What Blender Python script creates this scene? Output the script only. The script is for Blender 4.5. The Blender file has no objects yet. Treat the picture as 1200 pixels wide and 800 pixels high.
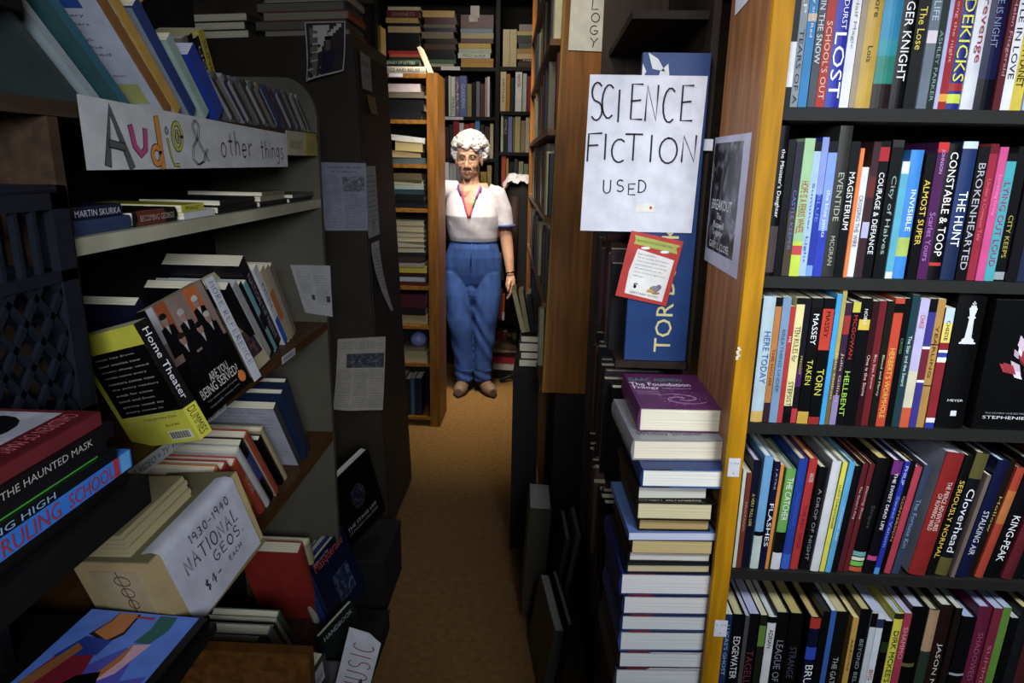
import bpy, bmesh, math, random
from mathutils import Vector, Matrix
random.seed(7)
SC = bpy.context.scene
COL = SC.collection
# ---------------------------------------------------------------- camera
EYE = 1.5; FPX = 800.0
def cam_basis(vx=640, vy=190, roll=1.1):
    r = math.radians(roll); u = (vx-600)/FPX; v = -(vy-400)/FPX
    uu = u*math.cos(r)-v*math.sin(r); vv = u*math.sin(r)+v*math.cos(r)
    p = math.atan(vv); up = Vector((0, math.cos(p), math.sin(p)))
    Y = Vector((uu, vv, -1)).normalized(); X = Y.cross(up).normalized()
    R0 = Matrix((X, Y, up)); Rr = Matrix.Rotation(r, 3, 'Z')
    return R0 @ Rr
CR = cam_basis()
cd = bpy.data.cameras.new('camera'); cam = bpy.data.objects.new('camera', cd); COL.objects.link(cam)
cam.matrix_world = Matrix.Translation((0, 0, EYE)) @ CR.to_4x4()
cd.sensor_fit = 'HORIZONTAL'; cd.sensor_width = 36; cd.lens = 24; cd.clip_start = .02; SC.camera = cam
def at(x, y, X=None, Y=None, Z=None):
    """a point of the place: where the sight line of a photo pixel meets a real plane"""
    d = CR @ Vector(((x-600)/FPX, -(y-400)/FPX, -1))
    t = X/d[0] if X is not None else Y/d[1] if Y is not None else (Z-EYE)/d[2]
    return Vector((d[0]*t, d[1]*t, d[2]*t+EYE))
# ---------------------------------------------------------------- light
vs = SC.view_settings; vs.view_transform = 'Standard'; vs.look = 'None'; vs.exposure = 0.0; vs.gamma = 1; vs.use_curve_mapping = False
w = bpy.data.worlds.new('world'); SC.world = w; w.use_nodes = True
w.node_tree.nodes['Background'].inputs[0].default_value = (.55, .7, 1, 1)
w.node_tree.nodes['Background'].inputs[1].default_value = .05
def area(name, loc, target, sx, sy, power, col, spread=180):
    l = bpy.data.lights.new(name, 'AREA'); l.shape = 'RECTANGLE'; l.size = sx; l.size_y = sy
    l.energy = power; l.color = col; l.spread = math.radians(spread)
    o = bpy.data.objects.new(name, l); COL.objects.link(o); o.location = loc
    o.rotation_euler = (Vector(target)-Vector(loc)).to_track_quat('-Z', 'Y').to_euler(); return o
area('ceiling_fixture_front', (.84, -.20, 2.30), (.90, 1.15, 1.15), .9, .35, 7.4, (.86, .93, 1), 58)
area('near_left_fill', (-.58, -.75, 2.0), (.34, 1.5, 1.5), .5, .4, 1.9, (.88, .92, 1), 44)  # added light, no such fitting: shifted left to brighten the brown side panel
area('left_shelf_fill', (.45, -1.1, 1.9), (-.66, 1.30, 1.10), .6, .5, 5.2, (.82, .88, 1), 52)  # added fill lamp, not a window: lifts only the aisle-facing shelves
area('rear_fill', (-.05, -1.3, 1.7), (-.45, 2.4, 1.6), .8, .8, 1.3, (.85, .9, 1), 100)  # broad fill added behind the camera to lift the dark cabinet front
area('side_panel_fill', (-.28, .95, 2.45), (.36, 1.28, 1.5), .2, .2, .75, (.95, .95, 1), 44)  # invented lamp with a narrow spread, brightens the panel that holds the poster
area('card_fill', (-.22, 1.25, 2.5), (.10, 2.2, 1.86), .2, .2, .6, (1, .93, .8), 38)  # extra lamp put in to light the lettered card and panel top
area('ceiling_fixture_back', (-.30, 3.60, 2.56), (-.38, 4.15, .5), .5, .3, 11, (1, .86, .62), 62)
area('top_shelf_fill', (-.45, 4.15, 2.58), (-.45, 4.75, 1.2), .6, .2, 6.2, (1, .92, .8), 170)  # second back lamp, added so the upper wall shelves stay visible
area('woman_front_fill', (-.35, 2.75, 2.56), (-.4, 4.3, 1.1), .3, .2, 3.6, (1, .95, .9), 50)  # added fill for the woman's face and shirt, not a shop fitting
# ---------------------------------------------------------------- materials
def lin(h):
    h = h.lstrip('#'); c = [int(h[i:i+2], 16)/255 for i in (0, 2, 4)]
    return [x/12.92 if x <= .04045 else ((x+.055)/1.055)**2.4 for x in c]
MC = {}
def mat(hexc, rough=.5, kind='plain', metal=0):
    key = (hexc, rough, kind, metal)
    if key in MC: return MC[key]
    m = bpy.data.materials.new(kind+'_'+hexc.lstrip('#')); m.use_nodes = True; nt = m.node_tree; N = nt.nodes; L = nt.links
    b = N['Principled BSDF']; b.inputs['Roughness'].default_value = rough; b.inputs['Metallic'].default_value = metal
    c = lin(hexc); g = .3*c[0]+.6*c[1]+.1*c[2]
    if kind == 'plain': c = [(x*.88+g*.12)*(.86 if g > .02 else .55) for x in c]; b.inputs['Specular IOR Level'].default_value = .3
    if kind in ('wood', 'woody', 'worn'): b.inputs['Specular IOR Level'].default_value = .22
    b.inputs['Base Color'].default_value = (*c, 1)
    tc = N.new('ShaderNodeTexCoord'); mp = N.new('ShaderNodeMapping'); nz = N.new('ShaderNodeTexNoise'); rp = N.new('ShaderNodeValToRGB')
    L.new(tc.outputs['Object'], mp.inputs[0]); L.new(mp.outputs[0], nz.inputs['Vector']); L.new(nz.outputs['Fac'], rp.inputs[0]); L.new(rp.outputs[0], b.inputs['Base Color'])
    lo, hi, sc, ns, det = .86, 1.1, (1, 1, 1), 25, 3
    if kind == 'wood': lo, hi, sc, ns, det = .6, 1.3, (9, 9, .8), 6, 6
    if kind == 'woody': lo, hi, sc, ns, det = .6, 1.3, (9, .8, 9), 6, 6
    if kind == 'pages': lo, hi, sc, ns, det = .72, 1.1, (900, 3, 3), 1, 2
    if kind == 'carpet': lo, hi, sc, ns, det = .72, 1.2, (1, 1, 1), 45, 12
    if kind == 'denim': lo, hi, sc, ns, det = .7, 1.3, (1, 1, .35), 28, 6
    if kind == 'skin': lo, hi, sc, ns, det = .88, 1.1, (1, 1, 1), 40, 5
    if kind == 'worn': lo, hi, sc, ns, det = .7, 1.15, (1, 1, 1), 7, 8
    mp.inputs['Scale'].default_value = sc; nz.inputs['Scale'].default_value = ns; nz.inputs['Detail'].default_value = det
    rp.color_ramp.elements[0].position = .3; rp.color_ramp.elements[1].position = .7
    rp.color_ramp.elements[0].color = (*[min(1, x*lo) for x in c], 1); rp.color_ramp.elements[1].color = (*[min(1, x*hi) for x in c], 1)
    if kind in ('carpet', 'wood', 'woody', 'pages', 'denim', 'worn', 'hair'):
        bp = N.new('ShaderNodeBump'); bp.inputs['Strength'].default_value = .5 if kind == 'carpet' else .25
        bp.inputs['Distance'].default_value = .004 if kind == 'carpet' else .001
        src = nz
        if kind in ('carpet', 'hair'):
            n2 = N.new('ShaderNodeTexNoise'); n2.inputs['Scale'].default_value = 420; n2.inputs['Detail'].default_value = 4
            L.new(tc.outputs['Object'], n2.inputs['Vector']); src = n2
        L.new(src.outputs['Fac'], bp.inputs['Height']); L.new(bp.outputs[0], b.inputs['Normal'])
    if kind == 'skin': b.inputs['Subsurface Weight'].default_value = .12; b.inputs['Subsurface Scale'].default_value = .01
    MC[key] = m; return m
def art(name, scale, stops, rough=.35, detail=4, distort=1.5):
    """printed cover picture: blotches of several inks"""
    key = ('art', name)
    if key in MC: return MC[key]
    m = bpy.data.materials.new('printed_'+name); m.use_nodes = True; nt = m.node_tree; N = nt.nodes; L = nt.links
    b = N['Principled BSDF']; b.inputs['Roughness'].default_value = rough
    tc = N.new('ShaderNodeTexCoord'); nz = N.new('ShaderNodeTexNoise'); rp = N.new('ShaderNodeValToRGB')
    L.new(tc.outputs['Object'], nz.inputs['Vector']); L.new(nz.outputs['Fac'], rp.inputs[0]); L.new(rp.outputs[0], b.inputs['Base Color'])
    nz.inputs['Scale'].default_value = scale; nz.inputs['Detail'].default_value = detail; nz.inputs['Distortion'].default_value = distort
    el = rp.color_ramp.elements
    for i, (p, h) in enumerate(stops):
        e = el[i] if i < 2 else el.new(p)
        e.position = p; e.color = (*lin(h), 1)
    MC[key] = m; return m
# ---------------------------------------------------------------- mesh builder
ID = Matrix.Identity(4)
def M3(origin, x, y, z):
    m = Matrix((Vector(x), Vector(y), Vector(z))).transposed().to_4x4(); m.translation = Vector(origin); return m
class MB:
    def __init__(s): s.v = []; s.f = []; s.m = []; s.ms = []; s.sm = []
    def mi(s, m):
        if m not in s.ms: s.ms.append(m)
        return s.ms.index(m)
    def add(s, vs, fs, m, M=None, smooth=False):
        o = len(s.v); k = s.mi(m)
        for p in vs: s.v.append(tuple(M @ Vector(p)) if M else tuple(p))
        for f in fs: s.f.append([i+o for i in f]); s.m.append(k); s.sm.append(smooth)
        return s
    def box(s, x0, x1, y0, y1, z0, z1, m, M=None):
        return s.add([(x0,y0,z0),(x1,y0,z0),(x1,y1,z0),(x0,y1,z0),(x0,y0,z1),(x1,y0,z1),(x1,y1,z1),(x0,y1,z1)],
              [(0,3,2,1),(4,5,6,7),(0,1,5,4),(1,2,6,5),(2,3,7,6),(3,0,4,7)], m, M)
    def prism(s, poly, h, m, M=None):      # polygon in xy, raised along z
        n = len(poly)
        return s.add([(x,y,0) for x,y in poly]+[(x,y,h) for x,y in poly],
            [tuple(range(n))[::-1], tuple(range(n,2*n))]+[(i,(i+1)%n,n+(i+1)%n,n+i) for i in range(n)], m, M)
    def tube(s, pts, rad, m, M=None, n=10, flat=1.0):
        pts = [Vector(p) for p in pts]; rad = rad if isinstance(rad, (list, tuple)) else [rad]*len(pts)
        vs = []; fs = []; prev = None
        for i, p in enumerate(pts):
            t = (pts[min(i+1, len(pts)-1)]-pts[max(i-1, 0)]).normalized()
            a = prev if prev else (Vector((0,0,1)) if abs(t.z) < .9 else Vector((1,0,0)))
            a = (a-t*a.dot(t)).normalized(); prev = a; b = t.cross(a)
            for k in range(n):
                q = 2*math.pi*k/n; vs.append(p+(a*math.cos(q)+b*math.sin(q)*flat)*rad[i])
        for i in range(len(pts)-1):
            for k in range(n): fs.append((i*n+k, i*n+(k+1)%n, (i+1)*n+(k+1)%n, (i+1)*n+k))
        fs.append(tuple(range(n))[::-1]); fs.append(tuple(range((len(pts)-1)*n, len(pts)*n)))
        return s.add(vs, fs, m, M, True)
    def loft(s, rings, m, M=None, n=24):   # rings of (cx,cy,cz, a, b[, tilt])
        vs = []; fs = []
        for r in rings:
            cx, cy, cz, a, b = r[:5]
            for k in range(n):
                q = 2*math.pi*k/n; vs.append((cx+a*math.cos(q), cy+b*math.sin(q), cz))
        for i in range(len(rings)-1):
            for k in range(n): fs.append((i*n+k, i*n+(k+1)%n, (i+1)*n+(k+1)%n, (i+1)*n+k))
        fs.append(tuple(range(n))[::-1]); fs.append(tuple(range((len(rings)-1)*n, len(rings)*n)))
        return s.add(vs, fs, m, M, True)
    def ball(s, c, r, m, M=None, n=14, k=9):
        rx, ry, rz = r if isinstance(r, (tuple, list)) else (r, r, r); vs = []; fs = []
        for i in range(1, k):
            t = math.pi*i/k
            for j in range(n):
                q = 2*math.pi*j/n; vs.append((c[0]+rx*math.sin(t)*math.cos(q), c[1]+ry*math.sin(t)*math.sin(q), c[2]+rz*math.cos(t)))
        T = len(vs); vs += [(c[0],c[1],c[2]+rz), (c[0],c[1],c[2]-rz)]
        for i in range(k-2):
            for j in range(n): fs.append((i*n+j, (i+1)*n+j, (i+1)*n+(j+1)%n, i*n+(j+1)%n))
        for j in range(n): fs.append((T, j, (j+1)%n)); fs.append((T+1, (k-2)*n+(j+1)%n, (k-2)*n+j))
        return s.add(vs, fs, m, M, True)
    def build(s, name, parent=None, M=None, **props):
        me = bpy.data.meshes.new(name); me.from_pydata(s.v, [], s.f)
        for m in s.ms: me.materials.append(m)
        me.polygons.foreach_set('material_index', s.m); me.polygons.foreach_set('use_smooth', s.sm); me.update()
        o = bpy.data.objects.new(name, me); COL.objects.link(o)
        if parent:      # vertices are in room coordinates: keep them there
            o.parent = parent; o.matrix_parent_inverse = parent.matrix_world.inverted()
        elif M: o.matrix_world = M
        for k, v in props.items(): o[k] = v
        return o
def root(name, label, cat, M=ID, group=None):
    o = bpy.data.objects.new(name, None); COL.objects.link(o); o.matrix_world = M; o.empty_display_size = .05
    o['label'] = label; o['category'] = cat
    if group: o['group'] = group
    return o
def setting(mb, name): return mb.build(name, kind='structure')
# printed text (built-in face) as flat letters; cached
TC = {}
def glyphs(s):
    if s in TC: return TC[s]
    c = bpy.data.curves.new('t', 'FONT'); c.body = s; c.resolution_u = 2; c.fill_mode = 'FRONT'
    o = bpy.data.objects.new('t', c); me = bpy.data.meshes.new_from_object(o)
    vs = [tuple(v.co) for v in me.vertices]; fs = [tuple(p.vertices) for p in me.polygons]
    x0 = min(v[0] for v in vs); x1 = max(v[0] for v in vs); y0 = min(v[1] for v in vs); y1 = max(v[1] for v in vs)
    vs = [((v[0]-x0)/(x1-x0), (v[1]-y0)/(y1-y0)) for v in vs]
    bpy.data.objects.remove(o); bpy.data.curves.remove(c); bpy.data.meshes.remove(me)
    TC[s] = (vs, fs); return TC[s]
def text(mb, s, m, M, w, h):
    """letters fill the box (0..w, 0..h) of the xy plane of M"""
    vs, fs = glyphs(s); mb.add([(x*w, y*h, .0004) for x, y in vs], fs, m, M)
# hand-lettering: strokes on a 1 x 1 cell
A_ = [(0.1,.0),(.5,1),(.9,0)]
def arc(cx, cy, rx, ry, a0, a1, n=10): return [(cx+rx*math.cos(math.radians(a0+(a1-a0)*i/n)), cy+ry*math.sin(math.radians(a0+(a1-a0)*i/n))) for i in range(n+1)]
SF = {'A':[A_,[(.25,.38),(.75,.38)]],'C':[arc(.55,.5,.45,.5,55,305)],'D':[[(.1,0),(.1,1)],[(.05,1)]+arc(.3,.5,.6,.5,90,-90)+[(.05,0)]],
'E':[[(.85,1),(.15,1),(.15,0),(.9,0)],[(.15,.52),(.75,.55)]],'F':[[(.9,1),(.15,.97),(.12,0)],[(.15,.55),(.7,.57)]],'G':[arc(.55,.5,.45,.5,60,350)+[(.55,.45)]],
'I':[[(.5,0),(.5,1)]],'L':[[(.2,1),(.15,0),(.85,.03)]],'M':[[(.05,0),(.15,1),(.5,.3),(.85,1),(.95,0)]],'N':[[(.12,0),(.15,1),(.85,0),(.88,1)]],
'O':[arc(.5,.5,.45,.5,95,455,16)],'R':[[(.15,0),(.15,1)]+arc(.4,.75,.4,.25,90,-90,6)+[(.2,.5),(.9,0)]],'S':[arc(.5,.75,.35,.25,40,270,8)+arc(.5,.25,.38,.25,90,-140,8)],
'T':[[(.02,1),(.98,1)],[(.5,1),(.5,0)]],'U':[[(.1,1)]+arc(.5,.35,.4,.35,180,360,8)+[(.9,1)]],'V':[[(.05,1),(.5,0),(.95,1)]],'Y':[[(.1,1),(.5,.5),(.9,1)],[(.5,.5),(.4,0)]],
'B':[[(.15,0),(.15,1)]+arc(.4,.77,.35,.23,90,-90,6)+arc(.45,.27,.4,.27,90,-90,6)+[(.15,0)]],'H':[[(.1,0),(.1,1)],[(.9,0),(.9,1)],[(.1,.5),(.9,.5)]],'K':[[(.15,0),(.15,1)],[(.85,1),(.2,.45),(.9,0)]],
'1':[[(.3,.8),(.5,1),(.5,0)]],'9':[arc(.45,.72,.33,.28,0,360,10)+[(.75,0)]],'3':[arc(.4,.75,.35,.25,130,-90,8)+arc(.4,.25,.4,.25,90,-130,8)],'0':[arc(.5,.5,.35,.5,90,450,14)],
'4':[[(.6,1),(.1,.4),(.9,.4)],[(.65,.9),(.6,0)]],'$':[arc(.5,.7,.3,.2,40,270,6)+arc(.5,.3,.3,.2,90,-140,6),[(.5,1.05),(.5,-.05)]],'-':[[(.2,.45),(.8,.48)]],'.':[[(.45,0),(.55,.08)]],
'+':[[(.2,.5),(.8,.5)],[(.5,.2),(.5,.8)]],
'o':[arc(.5,.3,.38,.3,90,450,12)],'t':[[(.5,1),(.5,.1),(.7,0)],[(.2,.65),(.8,.67)]],'h':[[(.15,1.05),(.15,0)],[(.15,.35)]+arc(.48,.35,.32,.25,180,0,6)+[(.8,0)]],
'e':[[(.15,.3),(.85,.33)]+arc(.5,.3,.36,.3,5,310,10)],'r':[[(.2,.6),(.2,0)],[(.2,.35),(.5,.58),(.8,.55)]],'i':[[(.5,.6),(.5,0)],[(.5,.85),(.52,.9)]],
'n':[[(.15,.6),(.15,0)],[(.15,.35)]+arc(.48,.35,.32,.25,180,0,6)+[(.8,0)]],'g':[arc(.45,.32,.33,.28,0,360,10),[(.8,.6),(.8,-.2)]+arc(.5,-.2,.3,.2,0,-160,6)],'s':[arc(.5,.47,.3,.15,40,270,6)+arc(.5,.15,.3,.16,90,-150,6)]}
def ribbon(mb, pts, wd, m, M, z=.0006):
    pts = [Vector(p) for p in pts]; L = []; R = []
    for i, p in enumerate(pts):
        t = pts[min(i+1, len(pts)-1)]-pts[max(i-1, 0)]
        t = t.normalized() if t.length > 0 else Vector((1, 0)); n = Vector((-t[1], t[0]))*wd/2; e = t*wd*.35*(1 if i == len(pts)-1 else -1 if i == 0 else 0)
        L.append(p+n+e); R.append(p-n+e)
    n = len(pts); mb.add([(p[0], p[1], z) for p in L]+[(p[0], p[1], z) for p in R], [(i, n+i, n+i+1, i+1) for i in range(n-1)], m, M)
def hand(mb, s, m, M, x, y, cw, h, wd, gap=.25, drift=0, rnd=.06):
    """hand-lettered text from (x,y), cell width cw, height h"""
    for ch in s:
        if ch == ' ': x += cw*.6; continue
        j = random.uniform(-rnd, rnd)*h; k = 1+random.uniform(-rnd, rnd)
        cwi = cw*(.35 if ch in 'Ii1.' else 1)
        for st in SF[ch]:
            ribbon(mb, [(x+(px*cwi if ch not in 'Ii1.' else (px-.5)*cw+cwi/2)+py*h*drift, y+j+py*h*k) for px, py in st], wd, m, M)
        x += cwi+cw*gap
    return x
# ---------------------------------------------------------------- books
NAMES = [('black','111114'),('charcoal','3a3a3e'),('dark grey-green','4a524a'),('beige','c8bc94'),('pale grey','b8b8b4'),('grey','808084'),('white','e4e4e4'),('cream','e6dcb0'),('tan','b09868'),('brown','5c3a24'),('maroon','5a1820'),('red','b82420'),
('orange','d87028'),('golden','c8a030'),('yellow','e8d830'),('olive','6a6430'),('green','3c7a44'),('light green','a0d090'),('teal','2c8088'),('sky blue','58a8dc'),('pale blue','b0c8e0'),('blue','2850b0'),('navy','1c2450'),('purple','5c2870'),('lavender','b0a8d0'),('pink','d8589c')]
def cname(h):
    c = Vector([x**.5 for x in lin(h)])
    return min(NAMES, key=lambda n: (Vector([x**.5 for x in lin(n[1])])-c).length)[0]
SHELF = {}    # place phrase -> list of (root, colour word, lettering word, size word, kind word)
INK = 'e8e8e8'
def book_mesh(w, h, d, col, hard=True, bands=(), titles=(), page='d8d0b4', side=None, extra=None, simple=False):
    """origin at the bottom of the spine: x thickness, y depth behind the spine, z height"""
    c = MB(); main = mat(col, .38); sidem = mat(side, .4) if side else main
    t = min(.0022, w*.12) if hard else .0006
    bow = min(.004, w*.12) if hard else 0
    n = 5 if (hard and not simple) else 1
    xs = [w*i/n for i in range(n+1)]
    yo = lambda x: bow*(1-math.sin(math.pi*x/w)) if n > 1 else 0
    cuts = sorted(set([0, h]+[max(0, min(h, b*h)) for bb in bands for b in bb[:2]]))
    for z0, z1 in zip(cuts, cuts[1:]):
        zc = (z0+z1)/2/h; mm = main
        for b in bands:
            if b[0] <= zc <= b[1]: mm = mat(b[2], .38)
        for a, b in zip(xs, xs[1:]):
            c.add([(a,yo(a),z0),(b,yo(b),z0),(b,yo(b),z1),(a,yo(a),z1)], [(0,1,2,3)], mm, None, n > 1)
        c.add([(xs[0],bow+t,z0),(xs[-1],bow+t,z0),(xs[-1],bow+t,z1),(xs[0],bow+t,z1)], [(3,2,1,0)], mm)
        for x in (0, w): c.add([(x,bow,z0),(x,bow+t,z0),(x,bow+t,z1),(x,bow,z1)], [(0,3,2,1) if x == 0 else (0,1,2,3)], mm)
    for z in (0, h): c.add([(x,yo(x),z) for x in xs]+[(w,bow+t,z),(0,bow+t,z)], [tuple(range(n+3)) if z else tuple(range(n+3))[::-1]], main)
    c.box(0, t, bow+t, d, 0, h, sidem); c.box(w-t, w, bow+t, d, 0, h, sidem)
    for tt in titles:
        s, ink, f0, f1 = tt[:4]; hf = tt[4] if len(tt) > 4 else .62; xo = tt[5] if len(tt) > 5 else .5
        L = (f1-f0)*h; H = w*hf
        # reads downward: run along -z, letter tops toward +x
        M = M3((w*xo-H/2, -.0005, h*(1-f0)), (0,0,-1), (1,0,0), (0,-1,0)); text(c, s, mat(ink, .4), M, L, H)
    if extra: extra(c, w, h, d)
    i = .0035 if hard else .0003
    if simple: c.box(t, w-t, bow+t, d-i*1.2, i, h-i, mat(page, .8, 'pages')); return c, None
    p = MB(); p.box(t, w-t, bow+t, d-i*1.2, i, h-i, mat(page, .8, 'pages'))
    return c, p
def book(place, M, w, h, d, col, hard=True, name=None, label=None, group=None, cat='book', **kw):
    c, p = book_mesh(w, h, d, col, hard, **kw)
    name = name or ('hardcover_book' if hard else 'paperback_book')
    if p is None:
        r = c.build(name, M=M); r['category'] = cat
        if group: r['group'] = group
    else:
        r = root(name, '', cat, M, group)
        for mb, nm in ((c, 'cover'), (p, 'pages')):
            o = mb.build(nm); o.parent = r
    if label: r['label'] = label
    else:
        tt = kw.get('titles') or (); pg = kw.get('page')
        SHELF.setdefault(place, []).append((r, cname(col), cname(tt[-1][1]) if tt else '', 'thick' if w > .036 else 'slim' if w < .016 else '', cat, cname(kw['bands'][0][2]) if kw.get('bands') else ''))
    return r
def ordinal(n):
    W = 'first second third fourth fifth sixth seventh eighth ninth tenth eleventh twelfth thirteenth fourteenth fifteenth sixteenth seventeenth eighteenth nineteenth twentieth'.split()
    if n <= 20: return W[n-1]
    T = {2:'twenty', 3:'thirty', 4:'forty'}; a, b = divmod(n, 10)
    return T[a]+'-'+W[b-1] if b else {2:'twentieth', 3:'thirtieth', 4:'fortieth'}[a]
ANCHOR = {}
def finish_labels():
    for place, L in SHELF.items():
        n = len(L); C = []
        for i, (o, c, t, s, k, b) in enumerate(L):
            look = ' '.join(x for x in (s, c, k) if x)
            A = look+(' with %s lettering' % t if t else ' with a %s band' % b if b and b != c else '')
            nb = [L[j][1] for j in (i-1, i+1) if 0 <= j < n]
            Bt = A+(' between %s and %s ones' % (nb[0], nb[1]) if len(nb) == 2 else ' beside a %s one' % nb[0] if nb else '')
            C.append((A, Bt, A if len(A.split()) < 7 else look))
        for i, (o, *_) in enumerate(L):
            A, Bt, lk = C[i]
            if sum(x[0] == A for x in C) == 1: lab = A+', '+place
            elif sum(x[1] == Bt for x in C) == 1: lab = Bt+', '+place
            else: lab = '%s, %s from the %s, %s' % (lk, ordinal(i+1), ANCHOR.get(place, 'near end'), place)
            if len(lab.split()) > 16: lab = '%s, %s from the %s, %s' % (' '.join(lk.split(' with ')[0].split()), ordinal(i+1), ANCHOR.get(place, 'near end'), place)
            if len(lab.split()) > 16: print('LONG', lab)
            o['label'] = lab
# ================================================================ the room
CARPET = mat('6a4c1e', .95, 'carpet'); WALLM = mat('6a6258', .9, 'worn'); CEIL = mat('77736a', .9, 'worn')
b = MB(); b.box(-3.2, 3.0, -2.2, 5.6, -.05, 0, CARPET); setting(b, 'floor')
b = MB(); b.box(-3.2, 3.0, -.9, 5.6, 2.62, 2.7, CEIL); setting(b, 'ceiling')
b = MB(); b.box(-3.2, 3.0, 5.4, 5.6, 0, 2.7, WALLM); setting(b, 'wall_back')
b = MB(); b.box(-3.2, -3.1, -2.2, 5.4, 0, 2.7, WALLM); setting(b, 'wall_left')
b = MB(); b.box(2.9, 3.0, -2.2, 5.4, 0, 2.7, WALLM); setting(b, 'wall_right')
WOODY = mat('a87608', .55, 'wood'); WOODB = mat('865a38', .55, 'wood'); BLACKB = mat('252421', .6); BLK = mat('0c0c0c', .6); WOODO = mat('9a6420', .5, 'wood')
WOODD = mat('5a3418', .55, 'wood'); PAPER = mat('dcdce4', .7); INKM = mat('15151c', .6); CAB = mat('2b251c', .45, 'worn'); GREY = mat('6a6454', .6, 'worn')
# ================================================================ bookcase of new fiction, facing the camera
SZ = [1.592, 1.322, 1.058, .762, .425]
YF = 1.15
rc = root('bookcase', 'tall black-shelved bookcase with a yellow-varnished front post, full of new fiction', 'bookcase', Matrix.Translation((.335, YF, 0)))
b = MB(); b.box(.345, .3655, YF+.012, 1.445, 0, 2.2, WOODB); b.build('side_panel', rc)
def lean_x(z): return 0
b = MB(); b.box(.337, .3685, YF-.004, YF+.0115, 0, 2.2, WOODY); b.build('front_post', rc)
b = MB(); b.box(1.31, 1.335, YF, 1.445, 0, 2.2, BLACKB); b.build('side_panel', rc)
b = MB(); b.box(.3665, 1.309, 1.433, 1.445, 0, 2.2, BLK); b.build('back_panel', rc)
for z in SZ+[1.86, 2.18, .05]:
    b = MB(); b.box(.3665, 1.309, YF+.008, 1.432, z-.020, z-.0005, BLACKB); b.build('shelf', rc)
def tag_on(name, label, x0, y0, x1, y1, Y, ink=None, dot=False, cat='tag', m=PAPER):
    p = at(x0, y1, Y=Y); q = at(x1, y0, Y=Y)
    b = MB(); b.box(p[0], q[0], Y-.0008, Y, p[2], q[2], m)
    if dot: b.box((p[0]+q[0])/2-.001, (p[0]+q[0])/2+.001, Y-.0012, Y-.0009, p[2]+.006, p[2]+.008, mat('a02020'))
    if ink: text(b, ink, mat('9098a8'), M3((p[0]+.002, Y-.0008, q[2]-.012), (1,0,0), (0,0,1), (0,-1,0)), q[0]-p[0]-.004, .004)
    return b.build(name, label=label, category=cat)
tag_on('price_tag', 'white paper tag on the yellow post at the height of the blue-jacketed book', 852, 537, 868, 558, YF-.0045, '7.99', True)
tag_on('price_tag', 'small white square tag low on the yellow post, above the lowest shelf', 836, 727, 853, 745, YF-.0045, '5.99', True)
p = at(866, 412, Y=YF-.0045)
b = MB()
for i in range(7): b.ball((p[0]-.001+.002*math.sin(i*2), p[1], p[2]+.006-.0032*i), (.0028, .0006, .0024), mat('d8d4c0', .6), n=8, k=5)
b.build('paint_splash', rc)
# books: rows given in crops of the photo, (left, right, top) in crop units
def row(k, ox, oy, sc, vbase, L, place, th0=0, th1=0, vmode='base', depth=.145, jit=.006):
    z0 = SZ[k]; n = len(L); last = .369
    for i, e in enumerate(L):
        uL, uR, tv, col = e[:4]; kw = dict(e[4]) if len(e) > 4 else {}
        if vmode == 'base':
            p = at(ox+uL/sc, oy+vbase/sc, Y=YF); q = at(ox+uR/sc, oy+vbase/sc, Y=YF)
            T = at(ox+(uL+60)/sc, oy+tv/sc, Y=YF) if tv > -100 else None
            h = (T[2]-z0) if T else .228
        else:
            p = at(ox+uL/sc, oy+tv/sc, Y=YF); q = at(ox+uR/sc, oy+tv/sc, Y=YF); h = p[2]-z0
        th = th0+(th1-th0)*i/max(1, n-1)
        wd = max(.006, (q[0]-p[0])*math.cos(th)); h = h/math.cos(th)
        x = max(last+.0006, p[0]) if vmode == 'base' else max(last+.0006, p[0]-h*math.sin(th))
        last = x+wd/math.cos(th)
        yj = YF+.012+random.uniform(0, jit)+kw.pop('back', 0)
        M = Matrix.Translation((x, yj, z0+wd*math.sin(th)+.0003)) @ Matrix.Rotation(th, 4, 'Y')
        hard = kw.pop('hard', wd > .019); d = kw.pop('d', depth-random.uniform(0, .015))
        book(place, M, wd, h, d, col, hard, **kw)
def T_(*a, **k): return dict(titles=a, **k)
Wt = 'f0f0f0'; Yl = 'e8d020'
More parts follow.
